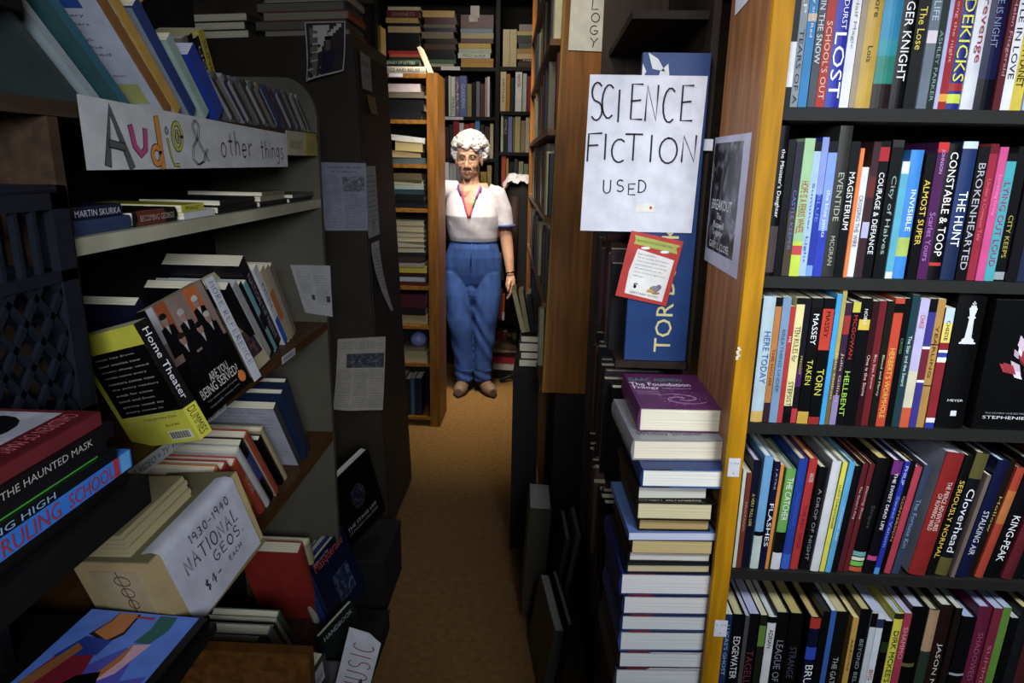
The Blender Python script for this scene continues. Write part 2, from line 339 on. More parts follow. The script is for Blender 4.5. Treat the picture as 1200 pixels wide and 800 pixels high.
row(0, 880, 0, 3.75, 465, [
 (88,128,-200,'101010',T_(('WRITING',Wt,.05,.3,.6),bands=[(.13,.42,'e8e8e8')])),
 (130,163,-200,'8a949c',T_(('SHARP','e8e8e8',.02,.4,.5),('TEARS OF A','1c2830',.5,.98,.6))),
 (165,203,-200,'2484c0',T_(('Penny and Red',Wt,.2,.55,.4),bands=[(.55,.6,'d8b898')])),
 (205,238,-200,'4a5058',T_(('ATOMS IN THE SNOW','dfe4e8',.1,.72,.72))),
 (240,280,-200,'b02c20',T_(('SCHOOL\'S OUT','e8c8a8',.45,.95,.62))),
 (282,347,-200,'2c34a8',T_(('H BETH DURST',Wt,.1,.5,.33,.62),('LOST','ffffff',.52,.94,.75))),
 (348,388,-200,'e4e4e8',T_(('Half Magic','888890',.3,.62,.45))),
 (389,414,-200,'a09078',{}),
 (415,488,-200,'c8a030',T_(('Once More','30301c',.05,.42,.33,.6),('Lois','30301c',.6,.7,.3,.5),hard=True)),
 (490,573,-200,'2088b0',dict(bands=[(0,.16,'30201c'),(.16,.34,'1c8070'),(.34,.45,'2090a0')],hard=True)),
 (575,634,-200,'0c0c0e',T_(('BADGER KNIGHT','f4f4f4',.15,.82,.62),bands=[(.03,.12,'101010')])),
 (637,688,-200,'101010',T_(('The Lose',Yl,.35,.62,.6))),
 (692,735,-200,'687480',T_(('DARK LIFE','b8ccd8',.1,.44,.62),bands=[(.42,.5,'e0d0d8')])),
 (736,767,-200,'1c2c28',T_(('ASHLEY PARKER','8aa89c',.5,.95,.5))),
 (768,782,-200,'b0b0d8',{}),
 (784,822,-200,'a01820',T_(('Along the night','e8a0a0',.25,.7,.45),bands=[(.05,.1,'e8a020')])),
 (825,884,-200,'1c2c80',T_(('SIDEKICKS','e8e020',.2,.82,.8),bands=[(.04,.1,'c8d820'),(.12,.17,'a01820')])),
 (888,944,-200,'d4d4dc',T_(('revenge','a02830',.3,.7,.5))),
 (948,1033,-200,'1c1c50',T_(('THERE IS NIGHT','8088b0',.15,.6,.36),bands=[(0,.2,'0c0c1c')])),
 (1035,1068,-200,'581420',T_(('Helen Fitzgerald','c89098',.3,.78,.55))),
 (1070,1112,-200,'e0e0e4',T_(('A LITTLE IN LOVE','24242c',.1,.8,.6))),
 (1128,1180,-200,'d0b81c',T_(('IN A ON PLANET','20200c',.4,.85,.6))),
 (1184,1225,-200,'a8b8e8',{}),(1228,1270,-200,'18181c',{}),(1272,1320,-200,'6a1c20',{}),
], 'top shelf of new fiction')
row(1, 870, 130, 3.636, 692, [
 (68,118,60,'0c0c10',T_(('the Minister\'s Daughter','f0f0f0',.15,.6,.42,.62),bands=[(.02,.34,'4a4040')],back=-.004)),
 (122,152,120,'08080a',{}),
 (155,186,130,'2a2838',T_(('CASTLE KEEPER','6878c0',.35,.8,.45),bands=[(0,.5,'4c4030')])),
 (190,232,115,'9cc890',T_(('HOPE IS A FERRIS WHEEL','b04828',.3,.68,.75),bands=[(0,.26,'c0d820'),(.16,.23,'c84040')])),
 (235,267,128,'a8c4e8',T_(('Summer Light','3858a0',.3,.9,.42),bands=[(.93,1,'101010')])),
 (269,296,110,'2838a8',T_(('BLUE','6888e0',.4,.6,.5),bands=[(0,.08,'70a0e0'),(.6,1,'8898d8')])),
 (298,335,128,'7c9ce8',T_(('the blue joints',Wt,.35,.7,.55),bands=[(.92,1,'101018'),(0,.35,'2840b8')])),
 (340,392,60,'30322c',T_(('EVENTIDE','b0b4a0',.3,.62,.45),('MCGRAN','b0b4a0',.72,.92,.35))),
 (398,436,128,'0c1418',T_(('MAGISTERIUM','f0f0f0',.22,.64,.62))),
 (438,454,158,'e87828',{}),
 (456,489,240,'e0e0e4',T_(('CROSSING THE WIRE','404048',.25,.72,.5),back=.008)),
 (491,520,130,'3c2428',dict(bands=[(.3,.42,'b0b0d8'),(.6,.75,'6a2820')])),
 (522,562,128,'0c0c10',T_(('COURAGE & DEFIANCE','f4f4f4',.22,.82,.55),bands=[(.86,.96,'b01824')])),
 (575,622,122,'101416',T_(('City of Halves','98aca0',.25,.82,.55),bands=[(.95,1,'303030')])),
 (625,655,215,'50a8c0',dict(bands=[(0,.06,'d8d8d0'),(.9,1,'d8e0e0')])),
 (657,710,165,'3088d8',T_(('INVISIBLE',Wt,.3,.62,.4,.6),bands=[(.18,.33,'a8c050')])),
 (720,758,182,'0c0c10',T_(('ALMOST SUPER','e8c820',.2,.72,.65))),
 (763,806,132,'4c1c50',T_(('JOHNSON','d0a8d8',.05,.22,.4),('Scarlet Yours','b078c0',.5,.86,.55),bands=[(.93,1,'d02020')])),
 (810,862,138,'100c10',T_(('CONSTABLE & TOOP','f4f0e8',.06,.82,.62),bands=[(.105,.13,'c02828')])),
 (868,928,128,'1c3464',T_(('THE HUNT','ffffff',.35,.75,.6),bands=[(.95,1,'c8d8e8'),(0,.3,'18284a')])),
 (935,983,150,'141014',T_(('BROKENHEARTED','b0b0b8',.12,.92,.6))),
 (985,1019,138,'981c34',T_(('Under a Crimson Tale','e06870',.25,.7,.45),bands=[(.93,1,'6a1020')])),
 (1021,1055,152,'cc4484',T_(('Something Strong','f090c0',.2,.5,.45))),
 (1057,1098,180,'38a0a8',T_(('LYING OUT LOUD','a02868',.22,.88,.62),bands=[(.94,1,'101018')])),
 (1105,1148,150,'101014',T_(('CITY KEEPS','b0a038',.5,.82,.45),bands=[(.01,.07,'9098a0')])),
 (1152,1195,150,'18141c',{}),(1198,1240,160,'202840',{}),(1244,1290,150,'101014',{}),
], 'second shelf of new fiction')
def chess(c, w, h, d):
    """white chess piece printed on the spine"""
    m = mat('d8d8dc', .5); prof = [(.0,0),(.17,0),(.17,.03),(.12,.06),(.13,.09),(.07,.14),(.05,.55),(.09,.58),(.05,.61),(.085,.78),(.055,.8),(.055,.84),(.0,.84)]
    s = h*.33; zb = h*.64; cx = w*.52
    pts = [(cx+x*s, zb+y*s) for x, y in prof]+[(cx-x*s, zb+y*s) for x, y in prof[::-1]]
    M = M3((0,-.0006,0), (1,0,0), (0,0,1), (0,-1,0))
    c.prism(pts, .0003, m, M); c.prism([(cx-s*.012, zb+.83*s), (cx+s*.012, zb+.83*s), (cx+s*.012, zb+.93*s), (cx-s*.012, zb+.93*s)], .0003, m, M)
    c.prism([(cx-s*.04, zb+.87*s), (cx+s*.04, zb+.87*s), (cx+s*.04, zb+.895*s), (cx-s*.04, zb+.895*s)], .0003, m, M)
    text(c, 'MEYER', m, M3((w*.22,-.0005,h*.21), (1,0,0), (0,0,1), (0,-1,0)), w*.56, .004)
    c.prism([(cx-.005, h*.1), (cx+.005, h*.1), (cx+.005, h*.14), (cx-.005, h*.14)], .0003, m, M)
row(2, 860, 325, 3.529, 590, [
 (62,69,92,'141c28',dict(hard=False)),
 (71,122,84,'b4ccd4',T_(('HERE TODAY','2858a0',.27,.68,.5,.6),bands=[(0,.09,'d8b050')],hard=True)),
 (128,153,90,'c07830',T_(('THE HOUSE','6a3818',.4,.7,.4),bands=[(.93,1,'101010'),(0,.16,'382028')])),
 (155,188,88,'7898b8',T_(('BREATHING UNDER','386070',.25,.75,.4))),
 (190,211,128,'b82c2c',T_(('HE','f0e0d8',.25,.3,.5),)),
 (213,246,92,'e8dc90',T_(('TEN RULES for','402028',.22,.5,.65),('STEPSISTER','202030',.66,.92,.6),bands=[(0,.14,'0c0c10'),(.95,1,'141414')])),
 (248,271,94,'1c1828',T_(('PRESENT','c0a840',.45,.6,.4),bands=[(0,.12,'c02838'),(.3,.45,'4a2058')])),
 (273,318,92,'0a0a0c',T_(('MASSEY','f0f0f0',.12,.36,.5),('TAKEN','d8d020',.48,.68,.5),bands=[(.93,1,'181818'),(0,.1,'c8a020')])),
 (320,364,92,'0a0a0c',T_(('MASSEY','401010',.1,.3,.4),('TORN','d8d020',.55,.76,.65),bands=[(.6,.92,'c83418'),(0,.06,'a02018')])),
 (368,388,75,'30a0e0',{}),
 (390,407,56,'b0a048',T_(('Julia Gillian','d8c8a0',.45,.8,.6),bands=[(0,.5,'706028')])),
 (410,436,112,'38203c',T_(('Julia Gillian','d0b890',.4,.8,.5),bands=[(0,.25,'9080b0'),(.75,.9,'a02828')])),
 (438,468,108,'141014',T_(('MCGOWAN','c02828',.1,.45,.5),('HELLBENT','a0d830',.55,.92,.7),bands=[(.92,1,'c8c020')])),
 (470,514,92,'0c0c10',T_(('NOBLE','f0e8e0',.08,.2,.3),bands=[(.76,.84,'d8b820')])),
 (516,543,104,'3c1418',T_(('One is the Stone','e0c0b0',.42,.75,.45))),
 (545,574,104,'701820',T_(('Boy, Says, Forever','e8c0b8',.42,.7,.45))),
 (576,603,104,'1c2018',T_(('Blood and Mercy','c0c0a0',.42,.75,.45))),
 (606,643,92,'c83c18',T_(('HERBERT\'S WORMHOLE','e8c030',.38,.93,.6),bands=[(.89,.96,'0c0c0c')])),
 (646,671,94,'0c0c0c',T_(('CROSS','5a9060',.3,.42,.4),)),
 (673,703,78,'1c3c44',T_(('The Star and the Sword','d8e0d8',.3,.68,.45))),
 (705,742,94,'b8b0d8',T_(('CHASE','c84020',.12,.22,.5),bands=[(0,.16,'d05020'),(.16,.45,'d0c8a8')])),
 (745,776,94,'3c3488',dict(bands=[(.36,.38,'e8e8f0'),(.38,.62,'702030'),(.62,.64,'e8e8f0'),(.9,1,'101018')])),
 (778,810,96,'b08438',T_(('YEARLING','503810',.2,.6,.4),bands=[(.65,.66,'302010'),(.33,.34,'302010')])),
 (812,848,132,'8c1c28',T_(('CHEESE','5a3018',.1,.26,.4),bands=[(.88,1,'b8d0e8'),(.72,.88,'e0d050'),(.64,.66,'f0f0f0'),(.6,.64,'2840a0'),(.56,.6,'f0f0f0'),(0,.05,'2838a0'),(.05,.09,'e0e0e0')])),
 (862,978,72,'0a0a0c',dict(hard=True,extra=chess,d=.15)),
], 'middle shelf of new fiction', jit=.004)
# the face-out novel beside the chess spine
p = at(860+985/3.529, 325+590/3.529, Y=1.165); q = at(1262, 325+590/3.529, Y=1.165); T = at(860+1055/3.529, 325+88/3.529, Y=1.18)
def bloom(c, w, h, d):
    M = M3((w+.0004,0,0), (0,1,0), (0,0,1), (1,0,0)); rnd = random.Random(3)
    for k in range(46):
        a = rnd.uniform(.2, 2.9); r = rnd.uniform(.1, 1); cx, cz = .62*d, .57*h
        x = cx-math.cos(a)*r*.062*1.1; z = cz+(math.sin(a)*r-.5)*.075+.0
        dx, dz = (x-cx), (z-(cz-.05)); L = math.hypot(dx, dz)+1e-6; dx /= L; dz /= L; s = rnd.uniform(.008, .017)
        c.prism([(x-dx*s-dz*s*.2, z-dz*s+dx*s*.2), (x-dz*s*.55, z+dx*s*.55), (x+dx*s, z+dz*s), (x+dz*s*.35, z-dx*s*.35)], .0002+k*.00001, mat(rnd.choice(['e0d4e0', 'b89cac', 'a02838', 'c8b0c0', '6a1824', 'd8c8d4']), .5), M)
    text(c, 'STEPHENIE MEYER', mat('d8d8dc', .5), M3((w+.0004, d*.12, h*.085), (0,1,0), (0,0,1), (1,0,0)), d*.82, .0055)
    text(c, 'THE NUMBER ONE BESTSELLING AUTHOR', mat('888890', .5), M3((w+.0004, d*.14, h*.125), (0,1,0), (0,0,1), (1,0,0)), d*.7, .003)
bw = .03; M = M3((p[0], 1.168+bw, SZ[2]+.0005), (0,-1,0), (1,0,0), (0,0,1))
book('', M, bw, T[2]-SZ[2], .15, '0a0a0c', True, label='black face-out novel with a ruffled white and red flower on its cover', name='hardcover_book', extra=bloom, page='e0dcd0')
# boards now leaning further
row(3, 850, 500, 3.4286, 575, [
 (38,46,188,'c8d0c0',dict(hard=False)),
 (47,66,200,'783020',T_(('MUSTANG','c09080',.3,.6,.4),hard=False)),
 (70,98,152,'181830',T_(('A VERY FULL LIFE','c8b840',.3,.6,.4),hard=True,page='c8c8e0')),
 (108,142,132,'6ca8d8',dict(bands=[(0,.3,'c8d4cc'),(.3,.34,'101010')],hard=True,page='e8e8d8')),
 (146,168,152,'1c1840',T_(('FLASHES','f0f0f0',.38,.78,.75),('J AYRE','a8a8d0',.06,.25,.4))),
 (170,183,168,'e08820',dict(hard=False)),
 (193,230,185,'68a848',T_(('THE CATCHER','f0f4e0',.08,.5,.65),bands=[(0,.17,'d8d8dc'),(.17,.38,'141414')],hard=True,page='b0b0a8')),
 (236,270,146,'1c40a0',T_(('DRAGON RIDER','3860c8',.3,.6,.4),bands=[(0,.14,'2c60c8')],hard=True,page='d8d0a0')),
 (274,306,146,'b82828',T_(('WATER','e8d0c8',.12,.2,.5),('THE RED SHOE','8c1818',.4,.8,.4),hard=True,page='d8c888')),
 (316,350,180,'101014',T_(('A DROP OF NIGHT','8c8c90',.2,.9,.4),hard=True)),
 (356,390,152,'d8d8dc',dict(hard=True,side='8c8c90',page='e8e8e0')),
 (393,412,156,'e0d828',T_(('LUCY CHRISTOPHER','303008',.2,.6,.45),hard=False)),
 (415,438,152,'50a8d8',T_(('Summer Sky',Wt,.4,.7,.4),hard=True)),
 (442,466,172,'101014',dict(hard=True)),
 (470,492,166,'5c1c24',T_(('The Queen\'s King','d8b8b0',.2,.5,.5),hard=True,page='c8b888')),
 (494,514,166,'681c24',T_(('Dancing Shoe','d8b8b0',.2,.5,.5),hard=True,page='c8b888')),
 (518,570,146,'101012',T_(('Stripes','484848',.4,.6,.35),bands=[(0,.04,'c85030'),(.05,.09,'68c038'),(.1,.13,'d8d8c0'),(.14,.18,'68a8a8')],hard=True,page='d0b878')),
 (575,612,150,'141018',T_(('THE SWEET DEAD LIFE','f0f0f4',.1,.6,.35),bands=[(.88,1,'702878'),(.12,.16,'c83888')],hard=True,page='d8d0d8')),
 (614,634,150,'2030a0',T_(('PHILIP','c0c8f0',.04,.2,.6),('Sweet Venom','88a0f0',.3,.75,.6),bands=[(0,.06,'4098d8')],hard=False)),
 (637,659,152,'101010',T_(('CONVERSION','c89840',.3,.7,.4),hard=True,page='c8a868')),
 (661,688,178,'b83448',T_(('','',0,0),) if False else dict(hard=True,page='d8d8d8')),
 (692,722,170,'344058',T_(('The Fortune Kin','8098b8',.3,.75,.6),hard=True,page='d0d0d0')),
 (757,828,120,'8c1818',T_(('THE FIERCE ADVENTURES','f0d0c0',.22,.62,.25,.62),('OF ROWING WILD','f0d0c0',.32,.62,.25,.3),hard=True,side='9898a8',page='c8c8c8')),
 (836,868,132,'101010',T_(('SERIOUSLY NORMAL','e8c020',.2,.85,.62),hard=True)),
 (872,922,122,'14181c',T_(('Cloverhead','e8e8f0',.28,.8,.6),bands=[(.8,1,'5a5424'),(0,.15,'5a5424')],hard=True)),
 (930,946,205,'706058',dict(hard=False)),
 (955,1002,150,'141c48',T_(('STALKING AIR','d8d8e0',.42,.8,.5),hard=True,page='b8c8d8')),
 (1005,1028,150,'20180c',T_(('Hollow','b0a058',.3,.6,.5),hard=True)),
 (1032,1066,180,'a83820',dict(bands=[(.5,.8,'b86828')],hard=True,page='909098')),
 (1076,1136,162,'0c0c10',T_(('KING-PEAK','f4f4f4',.45,.85,.5),hard=True)),
 (1140,1185,150,'601824',dict(hard=True)),(1190,1230,150,'101014',dict(hard=True)),(1235,1285,150,'28304c',dict(hard=True)),
], 'fourth shelf of new fiction', 0.0, .17, depth=.16)
# a pile of long dark books lying along the back of that shelf
z = SZ[3]+.0006
for i in range(9):
    M = Matrix.Translation((.41+.006*(i % 3), 1.345+.002*(i % 2), z)) @ M3((0,0,0), (0,0,1), (0,1,0), (-1,0,0)) @ Matrix.Translation((0,0,-.26))
    book('pile lying behind the fourth fiction shelf', M, .0245, .26, .08, ['24241c','1c1c18','2c2a20'][i % 3], True, name='hardcover_book', titles=[(['MARTHOMELL','WESTTHORN'][i % 2],'8c8878',.3,.7,.5)], bands=[(0,.15,'4a4030')]); z += .0255
ANCHOR['pile lying behind the fourth fiction shelf'] = 'bottom'
row(4, 830, 660, 3.243, 0, [
 (75,103,216,'1c3058',T_(('LUCAS\'S GHOST','9cc0e0',.1,.6,.5),page='d8dcc8')),
 (105,148,216,'0c1014',T_(('EDGEWATER','e8e8e8',.2,.62,.6),page='c8c090')),
 (150,166,216,'484848',dict(page='b8b8c8')),
 (168,206,214,'141014',T_(('TAGELLUS','783038',.35,.8,.7),page='b8b8d8')),
 (210,236,216,'24281c',dict(bands=[(.7,.9,'608828')])),
 (240,272,222,'e0e0e0',T_(('ADRIAN','202020',.12,.3,.5),bands=[(.94,1,'101010'),(.0,.1,'a09888')],page='d8dcd8',hard=True,side='505054')),
 (275,324,212,'101014',T_(('LEAGUE OF','8c8c98',.25,.65,.55),page='c8bc88',hard=True)),
 (326,378,212,'0c0c0c',T_(('STRANGE','484858',.3,.6,.5),page='b8a868',hard=True)),
 (403,443,226,'14183c',T_(('BRUISER','f0f0f4',.45,.85,.75),bands=[(.9,1,'b82818'),(.6,.72,'2848c0')],page='c8b070',hard=True)),
 (446,474,200,'101010',dict(page='202020')),
 (478,498,196,'3060b0',dict(page='d8d8c8')),
 (500,552,206,'141414',T_(('THE GATEKEEPERS','b0b0b0',.4,.9,.4),page='c8b888',hard=True)),
 (566,588,226,'c89838',T_(('ARROWS','604010',.2,.5,.4),page='d8c890')),
 (590,633,196,'0c1014',T_(('BEYOND BELIEVING','9098a0',.25,.85,.35),page='c0b078',hard=True)),
 (636,660,200,'c8ccd4',dict(bands=[(.86,.98,'101010')],page='b8bcd0')),
 (662,688,214,'d8dce4',T_(('BIG GAME','b02828',.5,.8,.6),bands=[(.88,.96,'283058')],page='b8bcd0')),
 (690,717,238,'0c0c0c',dict(bands=[(.7,.8,'203018')],page='c0c0c8')),
 (722,756,206,'d8d018',T_(('DIRK MCKEE\'S FAILURE','383808',.15,.9,.6),bands=[(.95,1,'282818')],page='a8b0c8',hard=True)),
 (758,787,206,'a83048',T_(('SHAMMO','e8a0a8',.12,.4,.6),page='b0b0c8')),
 (789,844,190,'0c0c10',dict(page='b8bcc8',bands=[(.5,.53,'686028')],hard=True)),
 (860,899,196,'28382c',dict(bands=[(.65,1,'b08c68')],page='b0a888',hard=True)),
 (905,956,182,'2c1814',T_(('JASON MYERS','c8c8c0',.3,.85,.45),page='c8c8b8',hard=True)),
 (958,984,186,'241818',dict(page='c0c0b8')),
 (987,1044,226,'101014',dict(bands=[(.48,.5,'a8a8b0'),(.28,.3,'a8a8b0')],page='a8b4d0',hard=True)),
 (1047,1098,190,'681838',T_(('SHADOWED',"a05070",.2,.6,.4),page='a8b4d0',hard=True)),
 (1100,1136,190,'7c2038',T_(('SUMMER','c06878',.3,.7,.4),page='a8b4d0')),
 (1138,1171,190,'5c8c28',dict(page='a8b4d0',bands=[(.0,.3,'345018')])),
 (1173,1205,228,'0c1010',dict(page='b8b8b8')),(1208,1250,190,'202024',dict(page='c8b880',hard=True)),(1253,1300,190,'4a1c20',dict(page='c8b880',hard=True)),
], 'lowest shelf of new fiction', 0, .03, vmode='top', depth=.165)
for pl in ('top','second','middle','fourth','lowest'): ANCHOR[pl+' shelf of new fiction'] = 'yellow post'
# the poster on the panel and the corner of another sheet above
P = lambda y, z: (.3445, y, z)
b = MB(); M = M3((.3446, 1.475, 1.305), (0,-1,0), (0,0,1), (-1,0,0))
b.box(0, .255, 0, .25, -.0002, .0006, mat('b4b4cc', .5), M)
pm = art('poster_dark', 22, [(0, '101014'), (.45, '18181c'), (.6, '55555c'), (.75, '9a9aa0')])
b.box(.01, .215, .028, .238, .0006, .0010, pm, M)
for s, x, y, ww, hh in (('BREAKOUT', .03, .110, .15, .020), ('The', .075, .092, .035, .012), ('Roswell', .055, .075, .08, .013), ('Legacy', .06, .058, .07, .014), ('GARY L. CLOSE', .035, .034, .15, .014)):
    text(b, s, mat('e0e0e8', .5), M @ Matrix.Translation((x, y, .0011)), ww, hh)
b.build('poster', label='black and white book poster taped to the brown side of the bookcase', category='poster')
b = MB(); q0 = at(862, 12, X=.3445); q1 = at(877, 0, X=.3445)
b.prism([(q0[1], q0[2]-.01), (q1[1]-.01, q1[2]), (q1[1]-.03, q1[2]+.12), (q0[1]+.02, q1[2]+.12)], .0006, PAPER, M3((.3438, 0, 0), (0,1,0), (0,0,1), (1,0,0)))
b.build('notice', label='white paper corner pinned high on the brown bookcase side above the poster', category='notice')
# ================================================================ science fiction case along the aisle, facing the aisle
SY = math.radians(0)
MS = Matrix.Translation((.165, 1.48, 0)) @ Matrix.Rotation(SY, 4, 'Z')   # local: x away from the aisle, y along it
sfc = root('bookcase', 'dark bookcase of used science fiction facing the aisle, behind the tall blue display', 'bookcase', MS)
DKW = mat('2c2018', .6, 'wood'); DKB = mat('241810', .6, 'woody')
def part(mb, name, r, M): o = mb.build(name); o.parent = r; return o
b = MB(); b.box(.155, .17, 0, .57, 0, 2.15, DKW); part(b, 'back_panel', sfc, MS)
b = MB(); b.box(-.02, .154, .555, .57, 0, 2.15, DKW); part(b, 'side_panel', sfc, MS)
for z in (.47, .775, 1.083, 1.39, 1.80):
    b = MB(); b.box(-.0, .154, (-.032 if z < 1.2 else .03) if z > 1 else 0, .554, z-.016, z, DKB); part(b, 'shelf', sfc, MS)
b = MB(); b.box(.0, .162, -.335, -.001, 0, .468, DKW); b.box(0, .154, 0, .554, 0, .453, DKW); part(b, 'plinth', sfc, MS)
SP = ['302024','281c20','3c3038','20242c','4a2c24','382430','2c2c34','5a4438','241c18','44343c','1c2430','502820']
for k, z in enumerate((.47, .775, 1.083, 1.39)):
    y = .05 if k >= 2 else .012
    while y < .52:
        wd = random.uniform(.018, .034); h = random.uniform(.2, .245)
        M = MS @ M3((random.uniform(-.014, .0), y, z+.0005), (0,-1,0), (1,0,0), (0,0,1)) @ Matrix.Translation((-wd, 0, 0))
        book(['lowest','fourth','third','second','top'][k]+' shelf of used science fiction', M, wd, h, .14, '0c0a0c' if y < .07 else random.choice(SP), wd > .024, name='used_book', titles=[('NOVEL OF STARS', random.choice(['b8a880','989098','b06850']), .2, .7, .4)] if k >= 2 and y < .3 else ())
        y += wd+.001
for q in ('lowest','fourth','third','second','top'): ANCHOR[q+' shelf of used science fiction'] = 'near end'
# the blue publisher display, signs on it
bx = MB(); YB = 1.45
b = MB(); Bm = mat('163c74', .4)
p0 = at(730, 425, Y=YB); p1 = at(798, 425, Y=YB); p2 = at(812, 62, Y=YB); p3 = at(735, 66, Y=YB)
zb = 1.0845
MBx = M3((p0[0]+.002, YB, zb), (1,0,0), (0,0,1), (0,-1,0))
W_, H_ = p2[0]-p3[0]+.005, p2[2]-zb
b.box(0, W_, 0, H_, -.022, 0, Bm, MBx)
for pts in ([(.01,H_),(.03,H_-.012),(.045,H_-.035),(.02,H_-.03)], [(.05,H_-.02),(.055,H_-.05),(.03,H_-.055),(.035,H_-.035)], [(0,H_-.02),(.008,H_-.035),(0,H_-.05)]):
    b.prism(pts, .0006, mat('d8dcd8', .6), MBx)
text(b, 'TOR BOOKS', mat('d8cc80', .5), MBx @ M3((.098, .02, .0004), (0,1,0), (-1,0,0), (0,0,1)), .30, .036)
b.build('display_box', label='tall blue publisher display panel with torn corners and yellow vertical lettering', category='display')
ys = YB-.0035; c4 = [at(682,87,Y=ys), at(820,84,Y=ys), at(818-7,271,Y=ys), at(680,270,Y=ys)]
MSg = M3((c4[3][0], ys, c4[3][2]), (1,0,0), (0,0,1), (0,-1,0)); sw = .5*((c4[1][0]-c4[0][0])+(c4[2][0]-c4[3][0])); sh = c4[0][2]-c4[3][2]
sr = root('sign', 'white paper sign hand-lettered SCIENCE FICTION USED in black marker', 'sign', MSg)
b = MB(); n = 12
for i in range(n):
    for j in range(n):
        f = lambda a, c: (a*sw/n+.006*(c/n), c*sh/n, -.0005+.0012*math.sin(a/n*3.1)*math.sin(c/n*2.4+1))
        b.add([f(i,j), f(i+1,j), f(i+1,j+1), f(i,j+1)], [(0,1,2,3)], PAPER, None, True)
b.add([(0,0,-.001),(sw,0,-.001),(sw+.006,sh,-.001),(.006,sh,-.001)], [(3,2,1,0)], PAPER)
part(b, 'sheet', sr, MSg)
b = MB(); Z = Matrix.Translation((0,0,.0008))
def ln(s, xs, y, h, cw, wd=.0026):
    for ch, x, dy, k in zip(s, xs, [0,.004,-.002,.003,.001,-.002,.002], [1.08,.96,.9,1,1,.98,1]):
        for st in SF[ch]: ribbon(b, [((x+px*cw*(1 if ch not in 'O' else 1.15)), y+dy+py*h*k) for px, py in st], wd*1.35, INKM, Z)
u = sw/488.; v = sh/640.   # crop units of the sheet
ln('SCIENCE', [x*u for x in (15,62,108,182,245,318,392)], (640-180)*v, 138*v, 62*u)
ln('FICTION', [x*u for x in (8,55,112,175,250,318,410)], (640-345)*v, 105*v, 72*u)
b.v = b.v; ln('USED', [x*u for x in (88,145,195,240)], (640-478)*v, 50*v, 38*u, .0019)
b.box(.238*sw*2.05, .238*sw*2.75, .135*sh, .185*sh, .0008, .0012, mat('e8e4d0', .6)); b.ball((.238*sw*2.6, .163*sh, .0013), (.0025,.003,.0004), mat('b02020'))
part(b, 'lettering', sr, MSg)
# red postcard hanging under the sign
yc = YB-.006; a0 = at(740, 270, Y=yc); a1 = at(801, 283, Y=yc); a3 = at(721, 346, Y=yc)
ex = (a1-a0).normalized(); ez = Vector((ex[2], 0, -ex[0])); ez = -ez
Mc = M3(a3, ex, ez, Vector((0,-1,0))); cw_ = (a1-a0).length; ch_ = (a0-a3).length
b = MB(); b.box(0, cw_, 0, ch_, 0, .0006, mat('c02c20', .4), Mc)
z1 = Mc @ Matrix.Translation((0,0,.0007))
b.prism([(.1*cw_,.82*ch_),(.95*cw_,.80*ch_),(.9*cw_,.88*ch_),(.97*cw_,.93*ch_),(.08*cw_,.95*ch_),(.12*cw_,.88*ch_)], .0002, mat('a8b040', .5), z1)
text(b, 'WHAT WOULD YOU LIKE TO READ TODAY', mat('30381c'), z1 @ Matrix.Translation((.14*cw_,.865*ch_,.0002)), .7*cw_, .03*ch_)
b.prism([(.16*cw_,.07*ch_),(.9*cw_,.05*ch_),(.92*cw_,.7*ch_),(.2*cw_,.76*ch_),(.14*cw_,.4*ch_)], .0002, mat('e8e4dc', .6), z1)
for k, (s, l) in enumerate((('Dear book lovers', .35), ('We live in a shop full of stories', .6), ('where every shelf has a home', .58), ('and friends who read all day', .6), ('We thank you for your visit', .52), ('Come and see us again soon', .6), ('with love', .2))):
    text(b, s, mat('383840'), z1 @ Matrix.Translation((.23*cw_, (.68-.055*k)*ch_, .0003)), l*cw_, .028*ch_)
text(b, 'GREYTABBY BOOKS', mat('181818'), z1 @ Matrix.Translation((.25*cw_, .09*ch_, .0003)), .55*cw_, .03*ch_)
for dx, dy, r in ((0,0,.03),(-.02,.035,.012),(.005,.045,.012),(.03,.04,.012)): b.ball(tuple(z1 @ Vector(((.32+dx)*cw_, (.2+dy)*ch_, .0003))), (r*cw_,.0003,r*1.3*cw_), mat('101010'), n=10, k=6)
for dx, dy, rx, ry, m in ((0,0,.1,.05,'808088'),(.07,.04,.05,.04,'707078'),(-.06,-.04,.09,.03,'c89838'),(.04,-.06,.08,.02,'b07828')): b.ball(tuple(z1 @ Vector(((.7+dx)*cw_, (.22+dy)*ch_, .0003))), (rx*cw_,.0003,ry*ch_), mat(m), n=12, k=6)
for x in (.25,.62): b.ball(tuple(z1 @ Vector((x*cw_+.01, .79*ch_, .0003))), (.01,.0003,.003), mat('e8e8e8'), n=10, k=6)
b.build('postcard', label='red postcard with a white note and small animal drawing below the science fiction sign', category='postcard')
tag_on('paper_slip', 'small blank white slip between the science fiction sign and the brown panel', 806, 163, 836, 176, 1.456, cat='paper')
